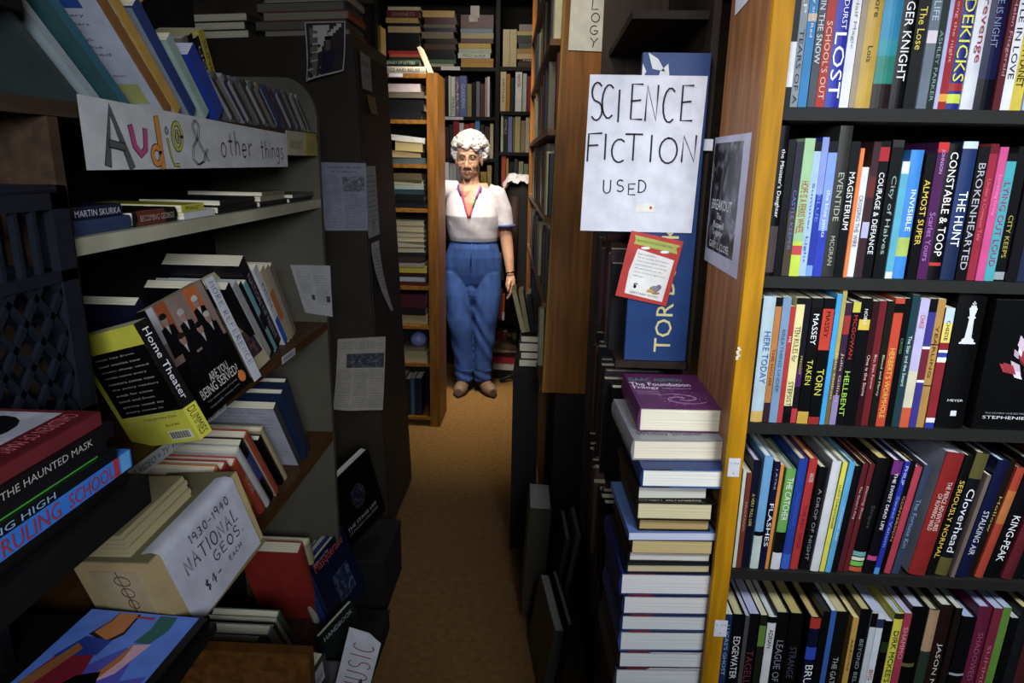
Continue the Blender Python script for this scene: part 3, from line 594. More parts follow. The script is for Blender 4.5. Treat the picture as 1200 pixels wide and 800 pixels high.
# ================================================================ the stack of hardcovers
def jacket(L, R):
    """boards that show red endpaper colour by the spine and jacket colour beyond"""
    def f(c, w, h, d):
        for x in (.0, w-.0022):
            c.box(x+.0003, x+.0019, .02, d*.36, -.0006, 0, mat(L, .5)); c.box(x+.0003, x+.0019, d*.36, d-.002, -.0006, 0, mat(R, .5))
    return f
ST = [ # leftx, rightx, ytop(left), ybottom(left), cover, page, extra, name-ish
 (747,848,477,500.5,'5c2458','e8e0c4',None),
 (739.5,855,515,533,'88888c','e8dcc0',None),
 (750,852,549,565,'14346c','f0ece0',jacket('102448','3068b0')),
 (746,834,571,586,'101010','d0ccc0',None),
 (744,838,588,608,'181410','d8ccA0'.lower(),None),
 (747,836,609,623,'20180c','b89c64',None),
 (737,841,624,632,'6080c0','c8d0e0',None),
 (741,836,633,646,'6a3c28','c8b078',None),
 (736,837,648,659,'1c1c1c','d8d4c8',None),
 (733,836,661,671,'18202c','c8b890',None),
 (725,838,672,697,'1c2460','e0dcd8',jacket('8c2028','1c2850')),
 (728,835,698,720,'202a50','e0dcd8',jacket('8c2028','1c2850')),
 (726,831,721,738,'203058','d8d8d4',jacket('8c2028','284880')),
 (724,833,740,764,'2c4c84','dcdcd8',jacket('8c2028','101820')),
 (723,831,764,783,'20242c','dcdcdc',jacket('8c2028','d8d8d8')),
 (719,826,784,800,'303848','d8d8d8',jacket('8c2028','c8c8c8')),
]
YI = [1.228, 1.188]+[1.152]*14
zs = [at(740, q[2], Y=YI[i])[2] for i, q in enumerate(ST)]+[.4695]
LB = ['purple hardcover with white title and spiral galaxy, topmost of the tall stack','grey hardcover with large dark author lettering, second in the tall stack','navy-jacketed hardcover with a pale blue board, third in the tall stack',
'black hardcover set back in the tall stack under the navy jacket','black jacketed book with cream editor lettering in the tall stack','tan-paged old book just below the black jacketed one in the stack','thin pale blue book lying in the tall stack of hardcovers',
'thin brown book with tan pages in the tall stack','slim black book with whitish pages in the middle of the tall stack','slim dark book with tan pages directly above the thick navy one','thick navy hardcover with white capitals along its jacket in the stack',
'red-lined white-paged hardcover directly below the thick navy one','red-lined hardcover second below the thick navy one in the stack','blue-jacketed hardcover with white lettering low in the tall stack','red-lined hardcover with a white board, last but one in the tall stack','dark grey hardcover lowest of the tall stack, on the plinth']
for i, (xl, xr, yt, yb, col, pg, ex_) in enumerate(ST):
    z1_, z0_ = zs[i], zs[i+1]+.0006; t = z1_-z0_
    YS = YI[i]; Xl = at(xl, (yt+yb)/2, Y=YS)[0]; Xr = at(xr, (yt+yb)/2, Y=YS)[0]
    yaw = math.radians([2,4,3,4.5,2.5,3,4,3,2.5,3.5,3,3.2,3,3.5,3,3.4][i]); L = [.215,.225,.222,.19,.2,.19,.21,.2,.2,.19,.22,.22,.22,.22,.22,.22][i]
    # spine toward the aisle (-x): local y -> +x, local z -> -y (tail toward the camera would be z=0): origin at near end
    yn = YS+(.008 if i in (3,5,8) else 0)
    R = Matrix.Rotation(yaw, 4, 'Z'); tz = min(z1_-zs[i+1], .0)
    M = Matrix.Translation((Xl, yn, z0_)) @ R @ M3((0,0,0), (0,0,1), (1,0,0), (0,1,0))
    tl = []
    def ex(c, w, h, d, i=i, e=ex_):
        if e: e(c, w, h, d)
        top = lambda x, y: M3((w+.0004, x, y), (0,1,0), (0,0,1), (1,0,0))   # text on the upper board: right = away from the spine, up = away from camera
        if i == 0:
            text(c, 'ISAAC ASIMOV', mat('48a080', .4), top(.008, .160), .115, .022)
            text(c, 'The Foundation', mat('f4f0f4', .4), top(.006, .130), .125, .022); text(c, 'Trilogy', mat('f4f0f4', .4), top(.006, .106), .056, .021)
            text(c, 'THREE CLASSICS OF', mat('d8b0d8', .4), top(.068, .112), .06, .007)
            for k, s in enumerate(('Foundation', 'Foundation and Empire', 'Second Foundation')): text(c, s, mat('d8b0d8', .4), top(.012, .094-.009*k), .045, .005)
            Mg = top(.095, .052); m = mat('e0b8dc', .4)
            for a0_ in (0, 180):
                ribbon(c, [(r*.05*math.cos(math.radians(a0_+r*330)), r*.034*math.sin(math.radians(a0_+r*330))) for r in [k/24 for k in range(3, 25)]], .0012, m, Mg)
                ribbon(c, [(r*.043*math.cos(math.radians(a0_+20+r*300)), r*.028*math.sin(math.radians(a0_+20+r*300))) for r in [k/24 for k in range(3, 22)]], .0022, mat('b078b0', .4), Mg)
            rr = random.Random(5)
            for k in range(70):
                a = rr.uniform(0, 6.3); r = rr.random(); c.box(*[q for q in (w+.0004, w+.0006)], .095+r*.055*math.cos(a), .095+r*.055*math.cos(a)+.0011, .06+r*.045*math.sin(a), .06+r*.045*math.sin(a)+.0011, m)
        if i == 1: text(c, 'Whitley Strieber', mat('34343c', .4), top(.015, .016), .125, .022)
        if i == 4: text(c, 'EDITED BY', mat('e0d8b0', .4), top(.045, .022), .045, .006); text(c, 'ROBERT SILVERBERG', mat('e8e0b8', .4), top(.008, .006), .115, .012)
        if i == 10: text(c, 'VENGEANCE', mat('f0f0f0', .4), top(.03, .003), .11, .012)
        if i == 13: text(c, 'LEE CORREY', mat('e8f0f8', .4), top(.035, .003), .08, .01)
    book('', M, t, L, Xr-Xl, col, i not in (6, 7), label=LB[i], name='hardcover_book', page=pg, extra=ex, group='stack of used science fiction hardcovers')
# ================================================================ the sociology case further along, turned a little toward the aisle
OY = math.radians(3.2)
MO = Matrix.Translation((.022, 2.20, 0)) @ Matrix.Rotation(OY, 4, 'Z')
olo = root('bookcase', 'tall warm-brown bookcase end beyond the science fiction sign, with a lettered card on top', 'bookcase', MO)
PW = mat('744818', .5, 'wood'); PWD = mat('5c3c18', .5, 'woody')
# the end panel leans slightly like the old case it belongs to
LT = Matrix.Rotation(math.radians(1.3), 4, 'Y')
b = MB(); b.box(-.022, .20, -.001, .02, .745, 2.35, PW, LT @ Matrix.Translation((0,0,0))); part(b, 'side_panel', olo, MO)
b = MB(); b.box(-.03, -.0225, -.003, .03, .745, 2.35, mat('7c5a18', .5, 'wood'), LT); part(b, 'front_edge', olo, MO)
b = MB(); b.box(.185, .20, .021, 1.72, .74, 2.35, DKW); part(b, 'back_panel', olo, MO)
b = MB(); b.box(-.02, .20, 1.72, 1.74, .74, 2.35, PW); part(b, 'side_panel', olo, MO)
b = MB(); b.box(.035, .27, .03, 1.74, 0, .738, mat('16120e', .6)); part(b, 'base_cabinet', olo, MO)
OZ = [.76, 1.05, 1.33, 1.60, 1.86, 2.12]
for k, z in enumerate(OZ):
    b = MB(); b.box(-.02, .184, .022, 1.719, z-.018, z, PWD); part(b, 'shelf', olo, MO)
OC = ['6a6450','2c3038','8c8468','3c2c24','a89c70','24343c','5a2420','c0b890','2c3c34','48403c']
ON = ['lowest','second','third','fourth','fifth','top']
for k, z in enumerate(OZ):
    y = .05
    while y < 1.6:
        wd = random.uniform(.024, .046); h = random.uniform(.18, .235) ; pr_ = random.uniform(-.018, .012)
        if random.random() < .12: y += .04; continue
        M = MO @ M3((pr_, y+wd, z+.0005), (0,-1,0), (1,0,0), (0,0,1))
        book(ON[k]+' shelf of the brown aisle bookcase', M, wd, h, .15, random.choice(OC), True, name='used_book', simple=y > .5)
        y += wd+.002
for q in ON: ANCHOR[q+' shelf of the brown aisle bookcase'] = 'near panel'
# the lettered card
MK = MO @ LT @ M3((-.008+.0, -.004, 1.825), (1,0,0), (0,0,1), (0,-1,0))
kr = root('sign', 'cream card hand-lettered downward in black, on the brown bookcase end', 'sign', MK)
b = MB(); b.box(0, .147, 0, .50, 0, .0012, mat('c8c4b4', .6)); part(b, 'card', kr, MK)
b = MB(); Z = Matrix.Translation((0,0,.0016))
for i, ch in enumerate('SOCIOLOGY'[::-1]):
    for st in SF[ch]: ribbon(b, [(.075-.01*(i % 2)*.3+.026*(px-.5), .012+.034*i*1.0+.024*py) for px, py in st], .0026, INKM, Z)
part(b, 'lettering', kr, MK)
for i, (x, y) in enumerate(((.012,.03),(.03,.02))): pass
# dark board rising behind the display, end of the wall case
b = MB(); b.box(.232, .43, 2.20, 2.225, 0, 2.45, mat('4a3220', .55, 'wood'))
b.build('partition_board', label='dark brown upright board rising behind the blue display panel', category='board')
# dark pile of books on the ledge left of the panel
zz = .742
for i, (t, c) in enumerate(((.03,'1c1c20'),(.028,'242628'),(.035,'14161a'),(.026,'28282c'))):
    M = Matrix.Translation((-.085+.006*(i%2), 2.50, zz)) @ M3((0,0,0), (0,0,1), (1,0,0), (0,1,0))
    zz += t+.001
    book('dark pile on the ledge, brown panel', M, t, .20, .16, c, True, name='used_book', group='dark pile on the ledge')
ANCHOR['dark pile on the ledge, brown panel'] = 'bottom'
for i, (dx, c) in enumerate(((0,'a89c68'),(.02,'8c8050'),(.045,'141414'))):
    M = Matrix.Translation((-.075+dx*.8, 2.53, zz+.003+.003*i)) @ Matrix.Rotation(math.radians(-14+3*i), 4, 'Y')
    book('standing on the dark pile by the brown panel', M, .017, .17-.012*i, .11, c, False, name='paperback_book', page='c8bc80')
b = MB(); b.box(-.10, -.002, 2.44, 2.76, .0, .741, mat('14110e', .7)); b.build('storage_box', label='tall black storage box beside the aisle under the dark pile of books', category='box')
# large flat frames leaning at the foot of the case
rz = lambda a: Matrix.Rotation(math.radians(a), 4, 'Z'); ry = lambda a: Matrix.Rotation(math.radians(a), 4, 'Y')
for T3, za, ya, wd, hh, dep, c, lb in (((.030,1.62,.004),9,8,.028,.24,.28,'34342f','large grey-paged album leaning on the floor beside the aisle, nearest the stack'),
  ((.066,1.64,.004),9,8,.014,.25,.27,'202020','thin dark album leaning against the back of the grey-paged one'),
  ((-.040,2.00,.004),2,3,.07,.40,.19,'36342a','tall drab volume standing on the floor before the dark base cabinet'),
  ((.045,1.94,.004),4,9,.016,.34,.2,'3c3c38','thin grey volume leaning beside the tall drab one'),((.075,1.93,.004),4,9,.016,.36,.2,'50504c','thin paler volume leaning behind the thin grey one on the floor')):
    book('', Matrix.Translation(T3) @ rz(za) @ ry(ya) @ Matrix.Translation((0,0,wd*.16)), wd, hh, dep, c, True, name='album', page='8c8c84', label=lb)
# ================================================================ dark steel cabinet on the other side of the aisle
MCb = Matrix.Translation((-.592, 2.45, 0)) @ Matrix.Rotation(math.radians(-2.1), 4, 'Y')
cb = root('cabinet', 'tall dark brown cabinet with clippings taped on it, books piled on top', 'cabinet', MCb)
b = MB(); b.box(-.62, 0, 0, .5, .03, 1.905, CAB); part(b, 'body', cb, MCb)
b = MB(); b.box(-.002, .003, .012, .488, .06, 1.86, mat('30281f', .65, 'worn')); b.box(.003, .0045, .02, .026, .08, 1.84, BLK); part(b, 'side_panel', cb, MCb)
b = MB()
for x, y in ((-.6,.02),(-.03,.02),(-.6,.46),(-.03,.46)): b.box(x, x+.02, y, y+.02, -.0, .03, mat('606060', .4))
part(b, 'foot', cb, MCb)
zz = 1.906
CT = [('4c4638','8c8470',.022,.30),('20201c','605a48',.03,.32),('4c4438','8c8470',.026,.30),('24201c','706858',.03,.31),('504a3c','8c8470',.024,.29)]
for i, (c, pg, t, L) in enumerate(CT):
    M = MCb @ Matrix.Translation((-.015-.01*(i%2), .03, zz)) @ M3((0,0,0), (0,0,1), (-1,0,0), (0,-1,0)) @ Matrix.Translation((0,0,-.22))
    zz += t+.0005
    book('in the pile on the dark cabinet', M, t, .22, L, ['6a4030','283848','b04820','303c50','c8c0b0'][i], True, name='hardcover_book', page=pg, group='books piled on the dark cabinet')
ANCHOR['in the pile on the dark cabinet'] = 'bottom'
for i in range(3):
    M = MCb @ Matrix.Translation((-.36-.01*(i%2), .02, 1.906+.027*i)) @ M3((0,0,0), (0,0,1), (-1,0,0), (0,-1,0)) @ Matrix.Translation((0,0,-.2))
    book('in the farther pile on the dark cabinet', M, .026, .2, .2, ['54483c','3c3c34','583c38'][i], True, name='hardcover_book')
ANCHOR['in the farther pile on the dark cabinet'] = 'bottom'
def pinned(name, label, cat, quad, Y, m, curl=0, nx=8, ny=8, extra=None, thick=.0006, tilt=None):
    """a sheet fixed on a plane facing the camera; quad = photo corners tl,tr,br,bl ; curl lifts the lower edge"""
    tl, tr, br, bl = [at(x, y, Y=Y) for x, y in quad]
    def S(u, v):
        p = tl.lerp(tr, u).lerp(bl.lerp(br, u), v); k = curl*(v**3)*(1+.3*math.sin(u*5)); return Vector((p[0], Y-.002-k, p[2]))
    b = MB()
    for sgn in (0, 1):
        vs = [S(i/nx, j/ny)+Vector((0, thick*sgn, 0)) for j in range(ny+1) for i in range(nx+1)]
        fs = [(j*(nx+1)+i, (j+1)*(nx+1)+i, (j+1)*(nx+1)+i+1, j*(nx+1)+i+1) for j in range(ny) for i in range(nx)]
        b.add(vs, fs if not sgn else [f[::-1] for f in fs], m, None, True)
    def patch(u0, v0, u1, v1, mm, off=.0006):
        k = 6; b.add([S(u0+(u1-u0)*i/k, v0+(v1-v0)*j/k)-Vector((0, off, 0)) for j in range(k+1) for i in range(k+1)],
            [(j*(k+1)+i, (j+1)*(k+1)+i, (j+1)*(k+1)+i+1, j*(k+1)+i+1) for j in range(k) for i in range(k)], mm, None, True)
    def line(s, u0, v0, u1, v1, mm):
        vs, fs = glyphs(s); b.add([S(u0+(u1-u0)*x, v1+(v0-v1)*y)-Vector((0, .0009, 0)) for x, y in vs], fs, mm)
    if extra: extra(patch, line)
    return b.build(name, label=label, category=cat)
YC = 2.446
IN = mat('2c2c34', .7)
WORDS = 'the shop has moved its used shelves and new stories arrive every week for readers who come in from town'.split()
def column(line, u0, v0, u1, v1, n, m=IN, fill=.55):
    rr = random.Random(int(u0*100+v0*77)); dv = (v1-v0)/n
    for k in range(n):
        s = ' '.join(rr.sample(WORDS, 4)); line(s, u0, v0+dv*k, u1-(0 if k % 5 else (u1-u0)*.2), v0+dv*(k+fill), m)
def clip1(patch, line):
    line('Used Books offer variety', .15, .05, .9, .09, IN); line('at Corvallis Store', .25, .11, .8, .145, IN)
    patch(.47, .2, .95, .42, art('newsphoto', 60, [(0,'28282c'),(.5,'585860'),(.7,'8c8c94')]))
    column(line, .05, .18, .42, .97, 26); column(line, .5, .46, .95, .97, 17)
pinned('newspaper_clipping', 'grey newspaper clipping with a photo taped high on the dark cabinet front', 'clipping', [(375,190),(429,191),(431,270),(381,270)], YC, mat('8c8c98', .8), extra=clip1)
def clip2(patch, line):
    patch(.2, .22, .98, .42, art('newsphoto2', 50, [(0,'101014'),(.5,'303438'),(.7,'606468')]))
    for u in (.04, .38, .7): column(line, u, .45, u+.28, .97, 18)
    column(line, .04, .05, .95, .17, 4)
pinned('newspaper', 'folded newspaper page hanging low on the dark cabinet front', 'newspaper', [(396,397),(452,394),(450,478),(393,476)], YC-.004, mat('948c7c', .8), curl=.03, extra=clip2)
def photo(patch, line):
    patch(.03, .02, .97, .97, mat('3c3236', .25), .0005); patch(.1, .1, .3, .95, mat('706a60', .25), .0007)
    patch(.42, .52, .72, .93, mat('28283c', .25), .001); patch(.5, .32, .62, .52, mat('6a5248', .25), .0011); patch(.48, .26, .64, .33, mat('201814', .25), .0012)
    for k in range(9): patch(.20-.014*k, .06+.09*k, .60-.050*k, .16+.09*k, mat('c8c4b4', .25), .0008)
    for k in range(5): patch(.5+.07*k, .24-.05*k, .62+.07*k, .31-.05*k, mat('c8c4b4', .25), .0009)
pinned('photograph', 'glossy curled photograph of figures in white and dark gowns on the cabinet', 'photo', [(357,26),(405,25),(405,84),(363,97)], YC-.004, mat('b8b4a8', .3), curl=.035, extra=photo)
# sheets on the cabinet's aisle side
def sidesheet(name, label, cat, y0, y1, z0, z1, m, txt=(), curl=0, dz=0):
    b = MB(); n = 10
    def S(u, v):  # u along y (near to far), v down
        z = z1+(z0-z1)*v+dz*u*v; X = .0055+curl*(v**2)*(1-.5*u); return (X, y0+(y1-y0)*u+curl*.8*v*v*(u-.2), z)
    for sg in (0, 1): b.add([(p[0]-sg*.0006, p[1], p[2]) for p in [S(i/n, j/n) for j in range(n+1) for i in range(n+1)]], [(j*(n+1)+i, (j+1)*(n+1)+i, (j+1)*(n+1)+i+1, j*(n+1)+i+1)[::(1 if sg == 0 else -1)] for j in range(n) for i in range(n)], m, None, True)
    for s, u0, v0, u1, v1 in txt:
        vs, fs = glyphs(s); b.add([(lambda p: (p[0]+.0006, p[1], p[2]))(S(u0+(u1-u0)*x, v1+(v0-v1)*y)) for x, y in vs], fs, IN)
    o = b.build(name, M=MCb, label=label, category=cat); return o
rr = random.Random(9)
sidesheet('notice', 'white notice with centred small print on the aisle side of the dark cabinet', 'notice', .0, .17, 1.222, 1.475, mat('b8b8b4', .7), [(' '.join(rr.sample(WORDS, 4)), .12, .12+.07*k, .9, .16+.07*k) for k in range(10)]+[('IT', .4, .8, .6, .93)])
sidesheet('curled_paper', 'white sheet curling away below the notice on the dark cabinet', 'paper', .03, .15, .95, 1.20, mat('c0c0c4', .7), [(' '.join(rr.sample(WORDS, 4)), .12, .1+.05*k, .9, .13+.05*k) for k in range(12)], curl=.06, dz=-.03)
sidesheet('card', 'small white card high on the aisle side of the dark cabinet', 'card', .06, .2, 1.74, 1.86, mat('b0b0ac', .7), [('HOURS', .2, .2, .8, .35), ('10 TO 6', .2, .5, .8, .65)])
sidesheet('paper_bag_scrap', 'torn tan paper scrap on the cabinet side beneath the small card', 'paper', .12, .24, 1.66, 1.725, mat('9a7c44', .8), curl=.012)
# ================================================================ tall narrow case of lying books, facing the camera
YT = 3.70
tc = root('bookcase', 'narrow honey-wood bookcase packed with books lying flat, beside the standing woman', 'bookcase', Matrix.Translation((-.83, YT, 0)))
TW = mat('744a14', .5, 'wood'); TWY = mat('84561c', .5, 'woody')
b = MB(); b.box(-.625, -.568, YT-.01, YT+.012, 0, 1.93, TW); b.build('front_post', tc)
b = MB(); b.box(-.585, -.569, YT+.0125, YT+.26, 0, 1.93, mat('6c461a', .5, 'wood')); b.build('side_panel', tc)
b = MB(); b.box(-1.15, -1.13, YT-.01, YT+.26, 0, 1.93, TW); b.build('side_panel', tc)
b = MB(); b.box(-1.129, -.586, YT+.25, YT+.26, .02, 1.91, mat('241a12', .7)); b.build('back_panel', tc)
TZ = [.058, .38, .60, .823, 1.246, 1.477, 1.701, 1.925]
for z in TZ:
    b = MB(); b.box(-1.129, -.626, YT+.0, YT+.249, z-.02, z, TWY); b.build('shelf', tc)
def flat(place, x0, x1, y, z, t, col, yaw=0, tilt=0, name='used_book', page='b8ac88', pagesout=False, d=.16, **kw):
    """book lying flat; its spine (or its page edges) toward the camera"""
    L = x1-x0
    if pagesout: Mx = M3((0,0,0), (0,0,1), (1,0,0), (0,1,0)); M = Matrix.Translation((x0, y, z)) @ Matrix.Rotation(tilt, 4, 'Y') @ Matrix.Rotation(yaw, 4, 'Z') @ Mx; return book(place, M, t, d, L, col, True, name=name, page=page, **kw)
    M = Matrix.Translation((x0, y, z)) @ Matrix.Rotation(tilt, 4, 'Y') @ Matrix.Rotation(yaw, 4, 'Z') @ M3((0,0,0), (0,0,1), (0,1,0), (-1,0,0)) @ Matrix.Translation((0,0,-L))
    return book(place, M, t, L, d, col, True, name=name, page=page, **kw)
def tallset(k, L, place, y=YT+.012):
    z = TZ[k]+.0008; gap = TZ[k+1]-.02-TZ[k]-.012; tot = sum(l[2]+.001+abs(l[5] if len(l) > 5 else 0)*.12 for l in L)
    if k != 1: kf = max(1, min(1.9, (gap*.93)/tot)); L = [(l[0], l[1], l[2]*kf)+tuple(l[3:]) for l in L]
    for (x0, x1, t, col, po, *r) in L:
        til = r[0] if r else 0
        flat(place, x0, x1, y+random.uniform(0, .01), z, t, col, random.uniform(-.04, .04), til, pagesout=po, page=col if po else 'b8ac88', simple=True)
        z += t+.0008+abs(til)*.12
    ANCHOR[place] = 'bottom'
SB = 'of the honey-wood case'
tallset(6, [(-.86,-.66,.03,'18181c',0),(-.87,-.645,.045,'101014',0),(-.88,-.64,.02,'6a6050',0),(-.88,-.66,.028,'c8b8b8',0)], 'top shelf '+SB)
tallset(5, [(-.87,-.64,.02,'4a5c60',0),(-.86,-.66,.022,'a08c5c',1),(-.80,-.65,.03,'b09c68',1,.05),(-.84,-.64,.018,'d8d4cc',0,.10)], 'seventh shelf '+SB)
tallset(4, [(-.87,-.645,.035,'14181c',0),(-.87,-.65,.028,'141414',0),(-.87,-.65,.022,'203c44',0),(-.87,-.65,.02,'8ca09c',0),(-.87,-.65,.022,'a89c74',1),(-.86,-.66,.03,'6a5838',0)], 'sixth shelf '+SB)
tallset(3, [(-.87,-.64,.02,'4a1c18',0),(-.87,-.65,.022,'90a0a8',0),(-.87,-.65,.02,'38181c',0),(-.88,-.64,.028,'b8a81c',0),(-.87,-.65,.02,'8c8474',0),(-.87,-.67,.03,'3a2824',0),(-.87,-.65,.02,'202020',0),(-.82,-.65,.026,'a8a080',1),(-.87,-.65,.027,'b0a888',1),(-.86,-.65,.024,'b8ac88',1),(-.81,-.65,.022,'a8a080',1),(-.83,-.65,.03,'b0a480',1),(-.83,-.65,.026,'a09878',1)], 'fifth shelf '+SB)
tallset(2, [(-.86,-.64,.035,'a8965c',0),(-.86,-.65,.025,'202020',0),(-.87,-.65,.05,'4a1020',0)], 'fourth shelf '+SB)
tallset(1, [(-.80,-.64,.026,'b0a078',1),(-.79,-.64,.04,'988c64',1),(-.79,-.65,.022,'6a6048',1)], 'third shelf '+SB)
z = TZ[1]+.001
for i, (t, c) in enumerate(((.04,'2c1c24'),(.03,'34243c'),(.02,'807050'),(.025,'3c2830'))):
    flat('in the short dark pile on the third honey-wood shelf', -1.03, -.84, YT+.02, z, t, c, simple=True); z += t+.001
ANCHOR['in the short dark pile on the third honey-wood shelf'] = 'bottom'
b = MB(); b.ball((-.70, YT+.06, z+.005), (.05, .05, .045), mat('7880b8', .3), n=9, k=6); b.build('wrapped_bundle', label='small crumpled lavender bundle on the third shelf of the honey-wood case', category='bundle')
x = -.86
for wd, h, c in ((.018,.24,'b0a480'),(.042,.235,'707870'),(.022,.23,'7a6840'),(.03,.22,'282420'),(.022,.225,'34506c'),(.04,.225,'18203c')):
    book('bottom shelf '+SB, Matrix.Translation((x, YT+.012, TZ[0]+.0005)), wd, h, .15, c, True, name='used_book', simple=True); x += wd+.0015
ANCHOR['bottom shelf '+SB] = 'cabinet side'
for i, (x0, x1, t, c, s) in enumerate(((-.90,-.63,.034,'d0c8b0','POETICS AND BELIEF'),(-.89,-.66,.03,'20382c','THE LIBRARY OF LETTERS'))):
    flat('lying on top of the honey-wood case', x0, x1, YT, 1.926+.036*i, t, c, titles=[(s, '402c20' if i == 0 else 'b8c0a0', .08, .9, .5)])
book('', Matrix.Translation((-.62, YT+.03, 1.9275)) @ Matrix.Rotation(math.radians(-24), 4, 'Y'), .016, .14, .12, 'c8c4a8', False, label='pale booklet leaning against the books on top of the honey-wood case', name='booklet', page='d8d0b0')
p = at(447, 65, Y=YT)
book('', Matrix.Translation((-.885, YT+.06, 2.002)), .014, .16, .12, 'b89440', False, label='tan booklet standing upright on the books atop the honey-wood case', name='booklet')
tag_on('shelf_label', 'tiny white label under the top edge of the honey-wood case', 456, 86, 472, 90, YT-.003, cat='label')
# ================================================================ the wall of old books at the back
YB2 = 4.95
bc = root('bookcase', 'wide black wall bookcase of old books behind the woman', 'bookcase', Matrix.Translation((-.35, YB2, 0)))
K2 = mat('15140f', .6)
BX = [-1.17, -.348, .47]
for i, x in enumerate(BX):
    b = MB(); b.box(x-.014, x+.014, YB2-.005, YB2+.28, 0, 2.6, K2); b.build('upright', bc)
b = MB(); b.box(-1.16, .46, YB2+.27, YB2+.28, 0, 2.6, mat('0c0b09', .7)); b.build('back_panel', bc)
BZ = [[.06,.36,.66,.96,1.24,1.517,1.796,2.116,2.58],[.06,.36,.66,.97,1.27,1.563,1.835,2.122,2.58]]
for s in (0, 1):
    for z in BZ[s]:
        b = MB(); b.box(BX[s]+.0145, BX[s+1]-.0145, YB2, YB2+.269, z-.024, z, K2); b.build('shelf', bc)
def up(place, s, k, L, sc=5.333, ox=500, oy=70, vb=None):
    z0 = BZ[s][k]; last = -9
    for (uL, uR, tv, col, *r) in L:
        if at(ox+uR/sc, oy+tv/sc, Y=YB2)[0] > BX[s+1]-.0155: continue
        last = max(last, BX[s]+.0145)
        p = at(ox+uL/sc, oy+tv/sc, Y=YB2); q = at(ox+uR/sc, oy+tv/sc, Y=YB2)
        x = max(p[0], last+.0006); wd = max(.008, q[0]-x-.001); last = x+wd
        book(place, Matrix.Translation((x, YB2+.006+random.uniform(0, .012), z0+.0005)), wd, max(.1, p[2]-z0), .15, col, True, name='old_book', simple=True, titles=r[0] if r else ())
    ANCHOR[place] = 'cabinet side' if s == 0 else 'black upright'
BL = 'of the wall case, '
a_, b_ = 'cabinet-side bay', 'aisle-side bay'
up('second shelf '+BL+a_, 0, 6, [(40,60,120,'40301c'),(62,74,120,'6a5838'),(75,107,125,'b8a468'),(109,134,105,'1a1a22'),(136,149,100,'d8dcd0'),(151,177,105,'e0e4d8',[('SPRING','2c6a3c',.5,.95,.7)]),(179,204,105,'7a6a90',[('ART','d8d0e0',.1,.9,.5)]),(206,250,100,'6a74b0',[('GARDENS','c8d0f0',.2,.8,.5)]),(252,280,150,'a09060'),(282,307,140,'14181c'),(309,332,135,'777a88'),(335,364,150,'5a4030'),(366,378,110,'c0a0b0'),(380,394,105,'e8e8e8'),(396,432,130,'c8c0a0')])
up('second shelf '+BL+b_, 1, 6, [(462,498,68,'d8c898',[('HISTORY','604828',.2,.8,.35)]),(500,523,88,'c08020'),(526,548,110,'203830'),(556,598,65,'ececE8'.lower(),[('MEMOIR','b02828',.1,.4,.5)]),(602,627,85,'c8d0c8'),(630,655,100,'9a2a28'),(660,685,95,'c8c8d8'),(690,720,110,'202428'),(724,760,100,'6a5838')])
up('third shelf '+BL+a_, 0, 5, [(60,92,420,'503820'),(95,112,420,'c8c090'),(115,139,420,'4a2028'),(141,163,405,'203830'),(165,202,382,'9a1c1c'),(204,231,395,'d8c8d0'),(233,267,402,'b02a1c'),(269,300,395,'a03018'),(303,332,372,'5090c8'),(335,358,405,'303830'),(362,395,415,'4a2830'),(397,417,400,'c8b890'),(418,432,430,'584018')])
up('third shelf '+BL+b_, 1, 5, [(465,480,345,'c8c8a0'),(482,508,350,'20242c',[('NOVELS','b8b8c0',.1,.5,.6)]),(510,536,355,'7880b8'),(540,551,360,'807050'),(553,587,355,'c0b070'),(590,617,380,'a08868'),(619,645,355,'c8b898'),(647,672,360,'303438'),(676,700,360,'585030'),(704,740,350,'20202c')])
up('fourth shelf '+BL+a_, 0, 4, [(50,82,680,'8c8470'),(85,112,690,'d8d0c0'),(115,140,640,'e0e0e8'),(142,160,645,'b8b8b0'),(162,185,650,'b0b0a8'),(188,215,640,'8c8c90'),(218,250,660,'605040'),(252,290,650,'a89c80'),(292,330,660,'786038'),(335,374,700,'b08c28'),(378,406,660,'a89858'),(408,432,660,'b0a060')])
up('fourth shelf '+BL+b_, 1, 4, [(468,495,590,'c84a20'),(498,512,615,'c89028'),(515,545,640,'202024'),(548,570,620,'404040'),(575,605,635,'a09878'),(608,635,650,'808870'),(638,668,640,'2c5a3c'),(675,700,640,'c8c0a0'),(704,740,640,'30281c')])
rr = random.Random(21)
for s, k in ((0,3),(0,2),(0,1),(1,3),(1,2),(1,1),(1,0)):
    x = BX[s]+.02+(.47 if s == 0 else 0); z0 = BZ[s][k]; xe = min(BX[s+1]-.02, .02)
    pl = ['lowest','sixth from the top','fifth from the top','fourth from the top'][k] if 0 else {3:'fifth',2:'sixth',1:'seventh',0:'lowest'}[k]+' shelf '+BL+(a_ if s == 0 else b_)
    while x < xe-.05:
        wd = rr.uniform(.02, .045); h = rr.uniform(.17, .235)
        col = rr.choice(['8c3420','1c1c20','b8a878','c86828','2c3c34','c8c0a8','4a2028','3c4450','181818'])
        if s == 1 and x < BX[1]+.08 and k == 3: col = 'a84820'
        book(pl, Matrix.Translation((x, YB2+.01, z0+.0005)), wd, h, .15, col, True, name='old_book', simple=True); x += wd+.001
    ANCHOR[pl] = 'cabinet side' if s == 0 else 'black upright'
